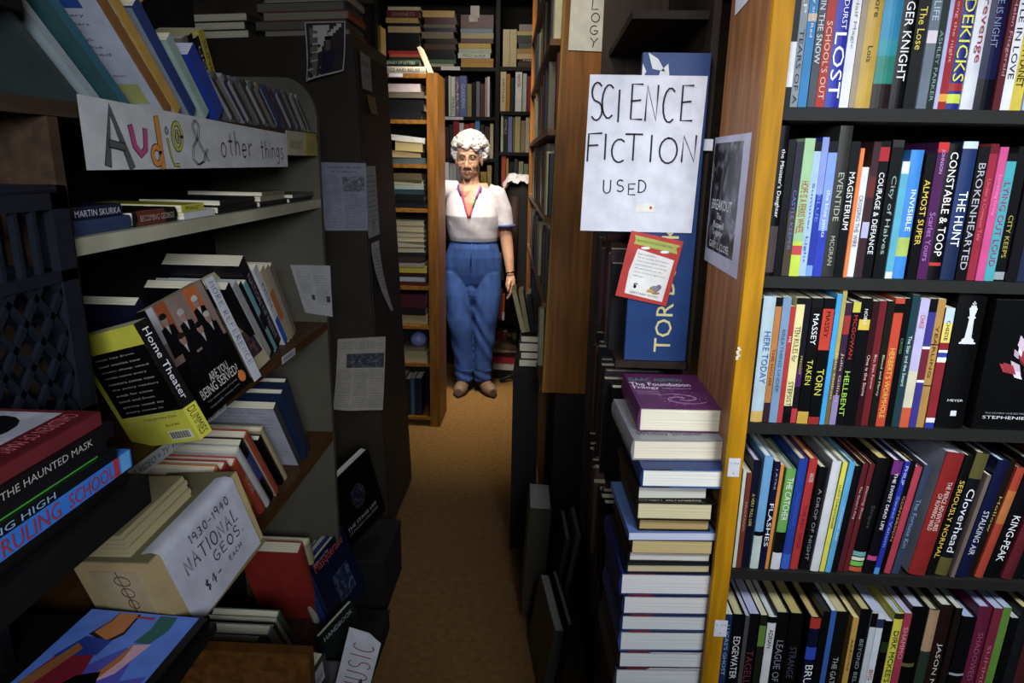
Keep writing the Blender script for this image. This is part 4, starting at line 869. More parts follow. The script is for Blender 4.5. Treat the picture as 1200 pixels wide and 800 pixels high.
# lying piles on the top shelf of the wall case
def pile(place, s, zbase, x0, x1, L, sc, oy, pxm):
    z = zbase+.0006
    for (t0, t1, col, *r) in L[::-1]:
        t = max(.012, at(pxm, oy+t0/sc, Y=YB2)[2]-at(pxm, oy+t1/sc, Y=YB2)[2])
        j = random.uniform(-.012, .012)
        flat(place, x0+j, x1+j, YB2+.01, z, t-.001, col, simple=True, name='old_book', d=.17, titles=[(r[0], r[1], .15, .85, .5)] if r else ()); z += t
    ANCHOR[place] = 'top'; SHELF[place].reverse()
pile('first pile on the top wall shelf', 0, 2.116, -1.10, -.88, [(25,60,'c0b494'),(60,130,'5a2024','SONNETS','a88078'),(135,185,'b09450'),(185,215,'141c24'),(225,285,'b09c70'),(290,370,'141c24'),(370,460,'1c1420'),(460,490,'c02c34'),(490,520,'d8603c'),(525,575,'303c30'),(578,615,'504438')], 8, 0, 470)
pile('second pile on the top wall shelf', 0, 2.116, -.855, -.64, [(65,130,'b89850'),(130,195,'4a1c20'),(195,230,'605840'),(235,270,'1c1c50'),(280,345,'706850'),(345,395,'141414'),(390,445,'4a3024'),(450,540,'141820'),(545,585,'4a6a50'),(585,615,'b0a890')], 8, 0, 515)
pile('third pile on the top wall shelf', 0, 2.116, -.61, -.39, [(110,240,'4a1018'),(240,280,'5a7890'),(280,335,'989060'),(340,385,'4a2014'),(385,430,'c09828'),(430,475,'a8b098'),(475,525,'c0c4c0','FIELD GUIDE','404840'),(530,570,'b08028'),(570,615,'b88c28')], 8, 0, 560)
pile('pile at the aisle end of the top wall shelf', 1, 2.122, -.215, -.02, [(245,325,'8c7878'),(325,375,'b8a850'),(380,475,'141818'),(480,540,'444c40'),(545,605,'a88430'),(605,670,'d0b078'),(672,705,'181818','MILLER','d0d0d0'),(710,770,'4a2c24')], 10, 0, 620)
x = -.315
for i in range(2): book('', Matrix.Translation((x+.047*i, YB2+.01, 2.1225)), .045, .235, .15, 'c8b480', True, name='old_book', simple=True, label=['cream upright volume next to the black upright on the top wall shelf','cream upright volume beside the aisle-end pile on the top wall shelf'][i])
b = MB(); b.box(-.535, -.475, YB2+.004, YB2+.0048, 2.425, 2.50, mat('c8c0bc', .7)); b.box(-.545, -.485, YB2+.003, YB2+.0039, 2.40, 2.44, mat('c0b8b4', .7)); b.build('paper_note', label='white paper note stuck on the maroon volume atop the third wall pile', category='note')
tag_on('shelf_label', 'white lettered label strip under the second pile on the wall case', 517, 78, 539, 82, YB2-.001, 'FICTION A-B', cat='label')
tag_on('shelf_label', 'white label strip on the shelf edge above the woman', 517, 137, 543, 140, YB2-.001, 'LITERATURE', cat='label')
# office chair back with a draped dark coat and crumpled paper on it
b = MB(); CX, CY = -.145, 4.62
rings = []
for z, a, d_ in ((.42,.145,.13),(.6,.14,.13),(.9,.135,.12),(1.2,.13,.11),(1.32,.12,.09),(1.36,.09,.06),(1.37,.05,.03)): rings.append((CX+(.03 if z < .9 else 0), CY, z, a, d_))
b.loft(rings, mat('0e0c0c', .8, 'worn'), n=24)
cr = root('coat', 'black coat draped over a tall stand beside the woman, papers on top', 'coat', Matrix.Translation((CX, CY, 0)))
o = b.build('coat_body', cr)
b = MB(); b.tube([(CX,CY,.02),(CX,CY,.45)], .025, BLK); 
for k in range(5): a = k*1.2566; b.tube([(CX,CY,.05),(CX+.16*math.cos(a),CY+.13*math.sin(a),.02)], .014, BLK)
b.build('stand', cr)
b = MB(); b.tube([(CX-.05,CY-.10,1.28),(CX-.06,CY-.135,1.0),(CX-.05,CY-.17,.66)], [.03,.035,.02], mat('2a0f0c', .8)); b.build('sleeve', cr)
b = MB(); n = 16; rr = random.Random(4)
vs = []; 
for j in range(n+1):
    for i in range(n+1):
        u, v = i/n, j/n; e = 1 if 0 < i < n and 0 < j < n else .6
        vs.append((CX-.13+.27*u+rr.uniform(-.006,.006), CY-.1+.19*v, 1.388+.03*(1-abs(u-.25)*1.1)*e+rr.uniform(-.013,.013)-.045*max(0,.12-u)/.12-.03*(abs(v-.5)*2)**3))
b.add(vs, [(j*(n+1)+i, j*(n+1)+i+1, (j+1)*(n+1)+i+1, (j+1)*(n+1)+i) for j in range(n) for i in range(n)], mat('d0ccd4', .7), None)
b.add([(v[0], v[1], v[2]-.003) for v in vs], [(j*(n+1)+i, (j+1)*(n+1)+i, (j+1)*(n+1)+i+1, j*(n+1)+i+1) for j in range(n) for i in range(n)], mat('d0ccd4', .7), None)
b.build('crumpled_paper', label='crumpled white paper lying on top of the dark draped coat', category='paper')
# low pile by the woman's feet
z = .001+.06
for i, (t, c) in enumerate(((.045,'b8b4ac'),(.05,'a01c2c'),(.03,'38181c'),(.025,'8c7c68'),(.03,'5c4c3c'))):
    flat('in the pile on the floor behind the woman\'s shoes', -.335, -.14, 4.66, z, t, c, random.uniform(-.08, .08), simple=True); z += t+.001
ANCHOR['in the pile on the floor behind the woman\'s shoes'] = 'bottom'
b = MB(); b.box(-.34, -.12, 4.64, 4.86, 0, .06, K2); b.build('low_block', label='low black block on the carpet beneath the pile by the wall case', category='block')
tag_on('price_card', 'small white price card standing below the woman\'s hand, by the black upright', 588, 366, 603, 375, 4.60, '19.', cat='card')
# ================================================================ bookcase along the near side of the aisle, facing the aisle
XL = -.62
lc = root('bookcase', 'grey-beige open bookcase facing the aisle, with audio books on its upper shelf', 'bookcase', Matrix.Translation((-.77, .9, 0)))
GB = mat('4a463a', .6, 'worn'); WHS = mat('a8a48c', .55, 'worn'); BRS = mat('4a3018', .5, 'woody'); DKS = mat('3a2c20', .55, 'woody')
b = MB(); prof = [(XL,0),(XL,1.60)]+[(XL-.085+.085*math.cos(math.radians(a)), 1.60+.105*math.sin(math.radians(a))) for a in range(10, 91, 10)]+[(-.93,1.705),(-.93,0)]
b.prism([(x, z) for x, z in prof], .02, GB, M3((0,1.90+.02,0), (1,0,0), (0,0,1), (0,-1,0))); b.build('end_panel', lc)
b = MB(); b.box(-.93, XL, .86, .879, 1.02, 1.544, DKS); b.build('end_panel', lc)
b = MB(); b.box(-.945, -.931, .40, 1.90, 0, 1.9, mat('1c1814', .8)); b.build('back_panel', lc)
b = MB(); b.box(-.93, XL, .40, 1.899, 1.545, 1.565, DKS); b.build('shelf', lc)
for z0, z1, m in ((1.367,1.390,WHS),(1.018,1.040,BRS),(.672,.700,BRS),(.09,.115,DKS)):
    b = MB(); b.box(-.93, XL, .88 if z0 > 1 else 1.225 if z0 < .2 else .985, 1.899, z0, z1, m); b.build('shelf', lc)
# dark cupboard overhead, near the camera
b = MB(); b.box(-.93, -.60, .30, .82, 1.655, 2.0, mat('0c0c0c', .6)); b.box(-.6005, -.598, .32, .80, 1.67, 1.98, mat('101012', .5)); b.box(-.60, -.585, .77, .785, 1.75, 1.82, mat('303030', .3, 'plain'))
b.build('cupboard', label='black cupboard overhead at the near end of the audio shelf', category='cupboard')
def lbook(place, y, z, w, h, d, lean, col, X=-.625, hard=False, yaw=0, **kw):
    """spine toward the aisle, top tipped toward the camera; y,z = its near bottom corner"""
    M = Matrix.Translation((X, y, z+.0006)) @ Matrix.Rotation(math.radians(lean), 4, 'X') @ Matrix.Rotation(math.radians(yaw), 4, 'Z') @ M3((0,0,0), (0,1,0), (-1,0,0), (0,0,1))
    return book(place, M, w, h, d, col, hard, **kw)
def near(fn):
    """print on the cover that faces the camera side (x = 0)"""
    def f(c, w, h, d): fn(c, M3((-.0004, d, 0), (0,-1,0), (0,0,1), (-1,0,0)), d, h)
    return f
def far(fn):
    def f(c, w, h, d): fn(c, M3((w+.0004, 0, 0), (0,1,0), (0,0,1), (1,0,0)), d, h)
    return f
def rectp(c, M, x0, y0, x1, y1, m, z=.0001): c.box(x0, x1, y0, y1, 0, z, m, M)
def lines(c, M, x0, x1, y, n, dy, hh, ink='c8c8c8', seed=1):
    rr = random.Random(seed)
    for k in range(n): text(c, ' '.join(rr.sample(WORDS, 3)), mat(ink), M @ Matrix.Translation((x0, y-k*dy, .0002)), (x1-x0)*rr.uniform(.75, 1), hh)
# --- upper shelf: paper sign along its edge
p0 = at(85, 107, X=XL+.003); 
MA = M3((XL+.004, .918, 1.478), (0,1,0), (0,0,1), (1,0,0))
ar = root('sign', 'long white strip sign lettered Audio and other things along the upper shelf edge', 'sign', MA)
Ls = .737; b = MB(); k = 14
SA = lambda u, v: (u*Ls, v*(.097-.022*u), .0012*math.sin(u*7))
for sgn in (0, 1): b.add([(p[0], p[1], p[2]-.0008*sgn) for p in [SA(i/k, j) for j in (0, 1) for i in range(k+1)]], [(i, i+1, k+2+i, k+1+i)[::(-1 if sgn else 1)] for i in range(k)], mat('c8c8c4', .7))
part(b, 'strip', ar, MA)
def band(c, pts, wd, m, z=.0022, edge=True):
    if edge: ribbon(c, pts, wd+.0028, mat('181818'), ID, z-.0004)
    ribbon(c, pts, wd, m, ID, z)
b = MB(); 
gA = mat('585a58', .7, 'worn'); pk = mat('c0447c', .6); og = mat('e08a18', .6); yg = mat('b8b830', .6)
band(b, [(.045,.010),(.062,.084),(.100,.006)], .013, gA); band(b, [(.055,.036),(.085,.032)], .009, gA, .0026)
band(b, [(.108,.060),(.114,.034),(.128,.022),(.142,.030),(.145,.056)], .010, pk)
band(b, [(.180,.076),(.186,.004)], .012, og, .0023); band(b, arc(.170,.021,.012,.013,20,380,14), .008, og, .0027)
band(b, [(.208,.046),(.214,.020),(.222,.006),(.236,.006)], .004, yg); band(b, arc(.207,.060,.004,.005,0,360,8), .001, mat('c8c8c4', .7), .0024)
band(b, arc(.238,.052,.015,.021,0,360,16), .006, yg, .0026); band(b, arc(.238,.052,.005,.009,0,360,12), .003, yg, .0029)
amp = [(.338,.012),(.30,.052),(.288,.072),(.300,.082),(.312,.072),(.306,.054),(.285,.036),(.282,.016),(.298,.006),(.318,.012),(.335,.034)]
for dxy in (0, .006): ribbon(b, [(x+dxy, y) for x, y in amp], .0016, mat('282828'), ID, .0024)
hand(b, 'other', mat('282830'), Matrix.Translation((0,0,.002)), .39, .022, .026, .042, .0024, .18)
hand(b, 'things', mat('282830'), Matrix.Translation((0,0,.002)), .575, .020, .022, .036, .0024, .16)
part(b, 'lettering', ar, MA)
for i, (y0, y1, c, lb) in enumerate(((1.665,1.79,'b0a888','faded cream strip label on the audio shelf edge beyond the long sign'),(1.795,1.885,'a8983c','faded yellow strip label at the far end of the audio shelf edge'))):
    b = MB(); b.box(XL+.0005, XL+.0018, y0, y1, 1.505, 1.562, mat(c, .7)); text(b, 'AUDIO', mat('706848'), M3((XL+.002, y0+.02, 1.52), (0,1,0), (0,0,1), (1,0,0)), y1-y0-.04, .02)
    b.build('shelf_label', label=lb, category='label')
# --- things leaning on the audio shelf
PL = 'leaning on the audio shelf'; zA = 1.5655
pale = near(lambda c,M,W,H: rectp(c,M,.003,.003,W-.003,H-.003,mat('a8b8b8',.25)))
Au = [ # y, w, h, d, lean, col, kw
 (.93,.010,.17,.13,50,'384444',{}),(.975,.010,.19,.14,50,'98a4a4',dict(extra=pale)),(1.015,.014,.2,.14,49,'2c5a5c',{}),
 (1.045,.010,.20,.15,49,'306878',dict(extra=near(lambda c,M,W,H: rectp(c,M,.003,.003,W-.003,H-.003,mat('487c84',.25))))),
 (1.155,.016,.24,.16,47,'8c5c28',dict(extra=near(lambda c,M,W,H: (rectp(c,M,.004,.004,W-.004,H-.004,mat('b8bcc8',.3)), rectp(c,M,.02,H*.8,W-.03,H*.95,mat('2c4c9c',.3),.0002), lines(c,M,.02,W-.03,H*.74,9,.013,.005,'60646c',5), rectp(c,M,.03,.02,W-.02,.06,mat('a8ac60',.3),.0002))))),
 (1.185,.018,.22,.15,46,'c89830',dict(extra=near(lambda c,M,W,H: rectp(c,M,.003,.003,W-.003,H-.003,art('cover_gilt',30,[(0,'503018'),(.4,'a08858'),(.6,'b0aca0'),(.8,'3c3458')]))))),
 (1.235,.022,.21,.15,45,'24407c',dict(extra=near(lambda c,M,W,H: rectp(c,M,.003,.003,W-.003,H-.003,mat('8c9098',.3))))),
 (1.285,.020,.16,.14,44,'98b4a4',dict(extra=near(lambda c,M,W,H: (rectp(c,M,.003,.003,W-.003,H-.003,mat('a8bcb0',.35)), lines(c,M,.01,W-.02,H*.85,9,.012,.004,'405048',8))))),
 (1.335,.034,.14,.13,43,'20409c',dict(page='c8c8d4',extra=near(lambda c,M,W,H: rectp(c,M,.0,.02,W*.8,H,mat('c8ccd8',.3))))),
]
for (y, wd, h, d, ln_, c, kw) in Au: lbook(PL, y, zA, wd, h, d, ln_, c, **kw)
ANCHOR[PL] = 'near end'
# slim disc cases filling the far half
cc = ['60605c','787874','505050','8c8c8c','3c4044','6c6860','585c5c','94948c','404038','70706c','4c4c50','8c7c5c','5c5c60','303c58','b0b0b4','4c3c48','585460','443c44','6c6470','504850']
y = 1.395; i = 0
while y < 1.87:
    wd = .0205
    M = Matrix.Translation((-.628+random.uniform(-.004,.004), y, zA)) @ Matrix.Rotation(math.radians(50), 4, 'X') @ M3((0,0,0), (0,1,0), (-1,0,0), (0,0,1))
    b = MB(); col = cc[i % len(cc)]
    b.box(0, .0105, 0, .14, 0, .125 if i < 14 else .122, mat(col, .2)); b.box(.0108, .0118, .001, .139, .001, .118, mat('9c9ca0', .12)); b.box(.0004, .0101, -.0006, 0, .004, .11, mat(['a8a8a8','383838','80786c','2c3450'][i % 4], .3))
    r_ = b.build('disc_case', M=M, category='disc case'); SHELF.setdefault('in the row on the audio shelf', []).append((r_, cname(col), '', '', 'disc case', ''))
    y += wd; i += 1
ANCHOR['in the row on the audio shelf'] = 'ampersand'
# a second rank behind: magazine, tapes
def upx(place, y, z, w, h, d, lean, col, X, **kw): return lbook(place, y, z, w, h, d, lean, col, X, **kw)
book('', Matrix.Translation((-.772, 1.47, zA+.001)) @ Matrix.Rotation(math.radians(28), 4, 'X') @ M3((0,0,0), (0,1,0), (-1,0,0), (0,0,1)), .012, .30, .155, 'b8b8b8', False, name='magazine', cat='magazine',
  label='glossy magazine with bold black headline and reddish faces behind the disc cases',
  extra=near(lambda c,M,W,H: (rectp(c,M,.0,.0,W,H,art('faces',26,[(0,'201c1c'),(.42,'584444'),(.52,'8c5c54'),(.66,'a89c9c')])), rectp(c,M,.0,H*.74,W,H,mat('b0b0b4',.3),.0002), text(c,'ALL-AMERICAN',mat('202024'),M@Matrix.Translation((.01,H*.9,.0003)),W*.85,.02), text(c,'CARS',mat('101014'),M@Matrix.Translation((.01,H*.77,.0003)),W*.8,.036))))
book('', Matrix.Translation((-.66, 1.225, zA+.04)) @ Matrix.Rotation(math.radians(30), 4, 'X') @ M3((0,0,0), (0,1,0), (-1,0,0), (0,0,1)) @ Matrix.Translation((0,0,.14)), .03, .12, .1, 'e0a818', False, label='orange-yellow box with black capitals among the leaning audio books', name='tape_box', cat='tape', titles=[('TAPES','202020',.1,.9,.6)])
zT = zA
for i, (y, wd, h, c, t) in enumerate(((1.60,.026,.19,'7c7464','STORY'),(1.63,.024,.2,'101010','NIGHT'),(1.66,.024,.2,'14141c','LIGHT'),(1.69,.026,.22,'c8b820','SUNRISE'))):
    book('among the video boxes behind the disc cases', Matrix.Translation((-.775, y, zT+.001)) @ Matrix.Rotation(math.radians(26), 4, 'X') @ M3((0,0,0), (0,1,0), (-1,0,0), (0,0,1)), wd, h, .10, c, False, name='video_box', cat='video box', titles=[(t,'c8c8c8' if i != 3 else '605010',.1,.6,.5)])
# --- white shelf: books lying flat with spines to the aisle
def spineflat(place, y0, y1, z, t, col, X=-.632, d=.17, **kw):
    M = Matrix.Translation((X, y0, z)) @ M3((0,0,0), (0,0,1), (-1,0,0), (0,-1,0)) @ Matrix.Translation((0,0,-(y1-y0)))
    return book(place, M, t, y1-y0, d, col, kw.pop('hard', True), **kw)
PWS = 'lying on the white shelf'; zW = 1.3905
spineflat(PWS, .90, 1.03, zW, .020, '2c3c60', hard=True); spineflat(PWS, .89, 1.01, zW+.0205, .018, '1c2440', titles=[('MARTIN SKURKA','d0d0d8',.1,.95,.5)])
spineflat(PWS, 1.04, 1.165, zW, .024, '141010', titles=[('BECOMING GEORGE','b8a898',.1,.9,.4)], bands=[(.3,.95,'6c2c1c')])
spineflat(PWS, 1.185, 1.30, zW, .012, 'd0d0d0', hard=False); spineflat(PWS, 1.18, 1.26, zW+.0125, .013, 'c8c41c', hard=False, titles=[('FINALIST','303008',.15,.8,.5)])
spineflat(PWS, 1.32, 1.50, zW, .014, '14161c'); spineflat(PWS, 1.33, 1.49, zW+.0145, .012, '20242c'); spineflat(PWS, 1.52, 1.68, zW, .012, '1c1c24'); spineflat(PWS, 1.52, 1.66, zW+.0125, .011, '8c8468', hard=False); spineflat(PWS, 1.53, 1.67, zW+.024, .009, '706850', hard=False)
spineflat(PWS, 1.70, 1.86, zW, .010, '24242c'); spineflat(PWS, 1.72, 1.88, zW+.0105, .009, '4c4c48', hard=False)
ANCHOR[PWS] = 'near end'
lbook('', .91, zW+.042, .03, .1, .15, 2, '101014', X=-.70, label='black upright book with pale lettering standing behind the navy ones, white shelf', titles=[('USE!','c8d0c8',.1,.9,.7)])
# --- wooden shelf with leaning cinema books
PC = 'leaning on the cinema shelf'; zC = 1.0405
def cream(c, M, W, H):
    rectp(c, M, 0, 0, W, H, mat('b8ac80', .5)); rectp(c, M, W*.35, H*.12, W*.95, H*.38, art('dusk', 50, [(0,'100c18'),(.5,'302038'),(.65,'604838')]), .0002)
    lines(c, M, W*.15, W*.8, H*.85, 10, .014, .004, '706848', 3)
def ht(c, M, W, H): rectp(c, M, 0, 0, W, H, mat('141414', .3)); lines(c, M, .02, W-.02, H*.85, 14, .013, .004, '8c8c8c', 12)
def dumm(c, M, W, H):
    rectp(c, M, 0, 0, W, H, mat('c4c000', .35)); rectp(c, M, .012, H*.28, W, H*.84, mat('0c0c0c', .35), .0002)
    lines(c, M, .03, W-.015, H*.78, 12, .0105, .004, 'a8a898', 2); text(c, 'You get great theater at home', mat('2c2c10'), M@Matrix.Translation((W*.38, H*.22, .0003)), W*.5, .006)
    rectp(c, M, W*.62, H*.03, W*.95, H*.11, mat('d0d0b0', .4), .0002)
    for k in range(22): rectp(c, M, W*(.64+.0125*k), H*.04, W*(.64+.0125*k)+(.0008 if k % 3 else .0016), H*.1, mat('202020', .4), .0004)
    text(c, '$24.99', mat('2c2c10'), M@Matrix.Translation((W*.65, H*.15, .0003)), W*.2, .005)
X1 = -.60
def frame(o, u, v):
    u = Vector(u).normalized(); v = Vector(v); v = (v-u*v.dot(u)).normalized(); return M3(o, u, v, u.cross(v))
# yellow guide: u runs from its fore-edge to the spine, v up the cover that faces the camera
FD = frame((-.668, 1.023, 1.027), (.885,-.361,.28), (-.353,-.112,.929))
book(PC, FD @ M3((.1615,0,0), (0,0,-1), (-1,0,0), (0,1,0)) , .026, .202, .1615, '101010', False, titles=[('Home Theater','d8d8d8',.06,.66,.45),('DUMMIES','303008',.74,.97,.6)], bands=[(0,.28,'c4c000')], extra=near(dumm), page='c8c498')
lbook(PC, 1.26, zC, .02, .25, .15, 34, '20203c', X=-.70, bands=[(0,.5,'3c3c80')], titles=[('arts of darkness','b8b8c8',.1,.6,.5)])
# face-out comedy guide with a generic group portrait on its cover
def guide(c, M, W, H):
    rectp(c, M, 0, 0, W, H, mat('0e0c0e', .35)); rectp(c, M, 0, H*.5, W*.98, H, mat('8c7468', .35), .0002)
    rectp(c, M, W*.12, H*.62, W*.3, H, mat('9c4c1c', .35), .0003); rectp(c, M, W*.62, H*.62, W*.85, H, mat('c0601c', .35), .0003); rectp(c, M, 0, H*.7, W*.1, H, mat('b8b8b8', .35), .0003)
    for k, (x, y, s) in enumerate(((.17,.86,.05),(.45,.82,.052),(.74,.86,.05),(.28,.66,.048),(.60,.66,.05),(.80,.70,.05))):
        hx, hy = x*W, y*H; r = s*W*1.1
        c.prism([(hx-r*2.3, hy-r*1.2-.055), (hx+r*2.3, hy-r*1.2-.055), (hx+r*1.9, hy-r*1.4), (hx, hy-r), (hx-r*1.9, hy-r*1.4)], .0001, mat('101016', .4), M @ Matrix.Translation((0,0,.0004+.0002*k)))
        c.prism([(hx-r*.5, hy-r*1.1), (hx+r*.5, hy-r*1.1), (hx, hy-r*3)], .0001, mat('b8b4a8', .4), M @ Matrix.Translation((0,0,.0006+.0002*k)))
        c.ball(tuple(M @ Vector((hx, hy, .0006+.0002*k))), (.0003, r, r*1.25), mat('a07868', .4), n=12, k=7)
        c.ball(tuple(M @ Vector((hx, hy+r*.75, .0007+.0002*k))), (.0003, r*1.1, r*.7), mat(['201814','a8a49c','c0bcb0','302018','181410','b0aca4'][k], .5), n=12, k=6)
    text(c, 'ARE YOU', mat('d8d4cc'), M@Matrix.Translation((W*.36, H*.235, .0018)), W*.36, .016); text(c, 'BEING SERVED?', mat('d8d4cc'), M@Matrix.Translation((W*.12, H*.15, .0018)), W*.74, .018)
    text(c, 'The inside story of a great', mat('8c8c88'), M@Matrix.Translation((W*.16, H*.10, .0018)), W*.6, .005); text(c, 'funny public comedy series', mat('8c8c88'), M@Matrix.Translation((W*.16, H*.05, .0018)), W*.6, .005)
    c.ball(tuple(M @ Vector((W*.88, H*.10, .0005))), (.0004, W*.07, W*.07), mat('e07820', .4), n=16, k=8)
MG = frame((-.600, 1.125, 1.036), (.117,.98,.159), (-.32,-.114,.941)) @ M3((0,0,-.022), (0,0,1), (1,0,0), (0,1,0))
book('', MG, .022, .222, .165, '14100e', False, label='face-out black guide with a group portrait and orange roundel on its cover', extra=far(guide), page='b0a890')
# hand-lettered divider behind it
MD = frame((-.578, 1.293, 1.058), (.117,.98,.159), (-.32,-.15,.941))
dr = root('divider_card', 'narrow white divider card hand-lettered MORE REFERENCE beside the group portrait guide', 'card', MD)
b = MB(); b.box(0, .027, 0, .225, 0, .001, mat('c8c8cc', .7)); part(b, 'card', dr, MD)
b = MB(); hand(b, 'MORE REFERENCE', INKM, M3((.006, .216, .0012), (0,-1,0), (1,0,0), (0,0,1)), 0, 0, .0106, .0145, .0013, .3); part(b, 'lettering', dr, MD)
book(PC, frame((-.612, 1.335, zC+.004), (0,.99,.10), (-.43,-.16,.88)) @ M3((0,0,-.014), (0,0,1), (1,0,0), (0,1,0)), .014, .225, .125, 'b8ac80', False, extra=far(cream), page='b0a884')
lbook(PC, 1.487, zC, .022, .25, .17, 38, '101012', X=-.64)
lbook(PC, 1.52, zC, .020, .25, .17, 38, 'a8a8a4', X=-.64, page='a8a8a4')
lbook(PC, 1.548, zC, .016, .245, .17, 38, '14161c', X=-.642)
lbook(PC, 1.572, zC, .014, .24, .17, 37, '70a8a8', X=-.644, bands=[(.35,.55,'202428')])
lbook(PC, 1.594, zC, .034, .29, .17, 37, '1c1820', X=-.648, titles=[('NATION OF NEEDS','a898a0',.15,.9,.4)])
lbook(PC, 1.638, zC, .02, .265, .17, 36, 'c8c8c8', X=-.644, bands=[(0,.35,'2c58b8')], titles=[('FILM','304080',.2,.5,.4)])
lbook(PC, 1.668, zC, .022, .25, .17, 35, 'b8a478', X=-.646, bands=[(.3,.7,'b86830')])
lbook(PC, 1.70, zC, .02, .245, .17, 34, 'a89880', X=-.65); lbook(PC, 1.73, zC, .02, .24, .17, 33, '7c7058', X=-.655)
ANCHOR[PC] = 'yellow guide'
# card at the far end, facing the camera
b = MB(); pinned('notice', 'pale printed card with two black squares fixed at the far end of the cinema shelf', 'card', [(340,310),(387,311),(390,371),(358,366)], 1.898, mat('8c8a88', .7), extra=lambda patch, line: (column(line, .1, .12, .45, .6, 12), column(line, .55, .2, .9, .8, 14), patch(.38, .6, .48, .7, IN), patch(.84, .6, .96, .72, IN)))
# older books lying back in shadow above
for i, (y0, y1, z, c) in enumerate(((1.10, 1.30, zC+.262, '6c6434'),)): pass
# shelf-edge labels
def edge_label(px0, py0, px1, py1, z0, z1, s, lb, X=XL+.0012, m='b8bcb8'):
    a = at(px0, py0, X=X)[1]; c = at(px1, py1, X=X)[1]; a, c = min(a, c), max(a, c)
    b = MB(); b.box(X-.0008, X, a, c, z0, z1, mat(m, .7))
    text(b, s, INKM, M3((X+.0001, a+(c-a)*.1, z0+(z1-z0)*.25), (0,1,0), (0,0,1), (1,0,0)), (c-a)*.8, (z1-z0)*.5)
    b.build('shelf_label', label=lb, category='label')
edge_label(235, 508, 266, 484, 1.014, 1.036, 'CINEMA', 'white shelf-edge label reading CINEMA under the yellow guide')
edge_label(154, 585, 205, 545, 1.012, 1.036, 'R-VIDEO + TV', 'white shelf-edge label reading VIDEO and TV near the blue cover')
edge_label(207, 548, 223, 535, 1.014, 1.036, 'MUSIC', 'small smudged shelf-edge label between the VIDEO and CINEMA ones')
edge_label(331, 424, 346, 412, 1.018, 1.036, 'AWARDS', 'tiny white shelf-edge label beneath the far leaning books')
# --- lower wooden shelf
PD = 'leaning on the lower wooden shelf'; zD = .7005
def doc(c, M, W, H): rectp(c, M, 0, 0, W, H, mat('a8a8b0', .6)); lines(c, M, .01, W-.01, H*.92, 14, .015, .004, '50505c', 6)
def mono(c, M, W, H): rectp(c, M, 0, 0, W, H, mat('b8a890', .5)); rectp(c, M, W*.5, H*.1, W*.9, H*.3, mat('30303c', .5), .0002); c.box(W*.3, W*.9, H*.45, H*.455, 0, .0003, mat('50485c'), M)
for y, wd, h, c, X, kw in ((1.335,.028,.22,'c87820',-.64,dict(bands=[(.5,.8,'a83018')])),(1.368,.022,.22,'a83020',-.635,dict(bands=[(.2,.5,'c8b020')])),(1.396,.024,.21,'c04420',-.63,dict(titles=[('STAGE','d8c8a0',.3,.6,.5)])),(1.428,.020,.235,'c8c8c4',-.63,{}),
  (1.455,.024,.24,'101018',-.632,dict(bands=[(.4,.8,'383c78')])),(1.486,.024,.25,'b04828',-.632,dict(extra=near(mono))),(1.545,.018,.2,'101010',-.64,{}),(1.57,.016,.22,'b8a878',-.64,{})):
    lbook(PD, y, zD, wd, h, .17, 34, c, X=X, hard=True, **kw)
lbook(PD, 1.66, zD, .022, .25, .19, 33, '3c4048', X=-.64, extra=near(doc)); lbook(PD, 1.70, zD, .02, .27, .2, 30, '1c2c48', X=-.632, hard=True)
lbook(PD, 1.745, zD, .02, .28, .2, 28, '202c40', X=-.64, hard=True)
ANCHOR[PD] = 'magazine box'
# --- magazine slipcase with its draped paper
MN = frame((-.583, .985, .718), (.166,.963,.20), (-.19,-.18,.964)) @ M3((0,0,0), (0,0,1), (1,0,0), (0,1,0))   # local: x out to the aisle, y along, z up
nr = root('magazine_box', 'cream cardboard magazine box with a draped hand-lettered NATIONAL GEOS paper', 'box', MN)
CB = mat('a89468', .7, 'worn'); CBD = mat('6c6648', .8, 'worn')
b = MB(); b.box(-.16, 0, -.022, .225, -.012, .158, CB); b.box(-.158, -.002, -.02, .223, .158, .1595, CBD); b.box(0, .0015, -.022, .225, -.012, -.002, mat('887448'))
b.box(-.13, -.03, -.0232, -.022, .0, .14, mat('a8966c')); part(b, 'carton', nr, MN)
b = MB()
for k in range(3): b.tube([(-.07+.010*math.cos(a)*(1+k*.3), -.0235, .07+.025*k+.010*math.sin(a)) for a in [x*.5 for x in range(13)]], .0010, mat('4c3c30'), n=5)
b.tube([(-.07,-.0235,.03),(-.075,-.0235,.14)], .0010, mat('4c3c30'), n=5); part(b, 'printed_mark', nr, MN)
b = MB(); n, mN = 8, 14; PWd = .205
def SN(u, v):
    if v < .12: t = v/.12; return (-.03+.034*t, PWd*u-.004*(1-t), .1605+.002*math.sin(t*3.1))
    t = (v-.12)/.88; return (.004+.004*t*t+.002*math.sin(u*6)*t, PWd*u, .160-.160*t)
for sg in (0, 1):
    b.add([(p[0]+.0006*sg, p[1], p[2]+(.0006*sg if q < .2 else 0)) for q, p in [(j/mN, SN(i/n, j/mN)) for j in range(mN+1) for i in range(n+1)]], [(j*(n+1)+i, j*(n+1)+i+1, (j+1)*(n+1)+i+1, (j+1)*(n+1)+i)[::(-1 if sg else 1)] for j in range(mN) for i in range(n)], mat('b8b8c0', .7), None, True)
part(b, 'paper', nr, MN)
b = MB(); MT = M3((.0118, .0, .0), (0,1,0), (-.0,0,1), (1,0,0))
hand(b, '1930-1940', INKM, MT, .055, .130, .0115, .016, .0016, .25); hand(b, 'NATIONAL', INKM, MT, .022, .090, .0165, .026, .0019, .26)
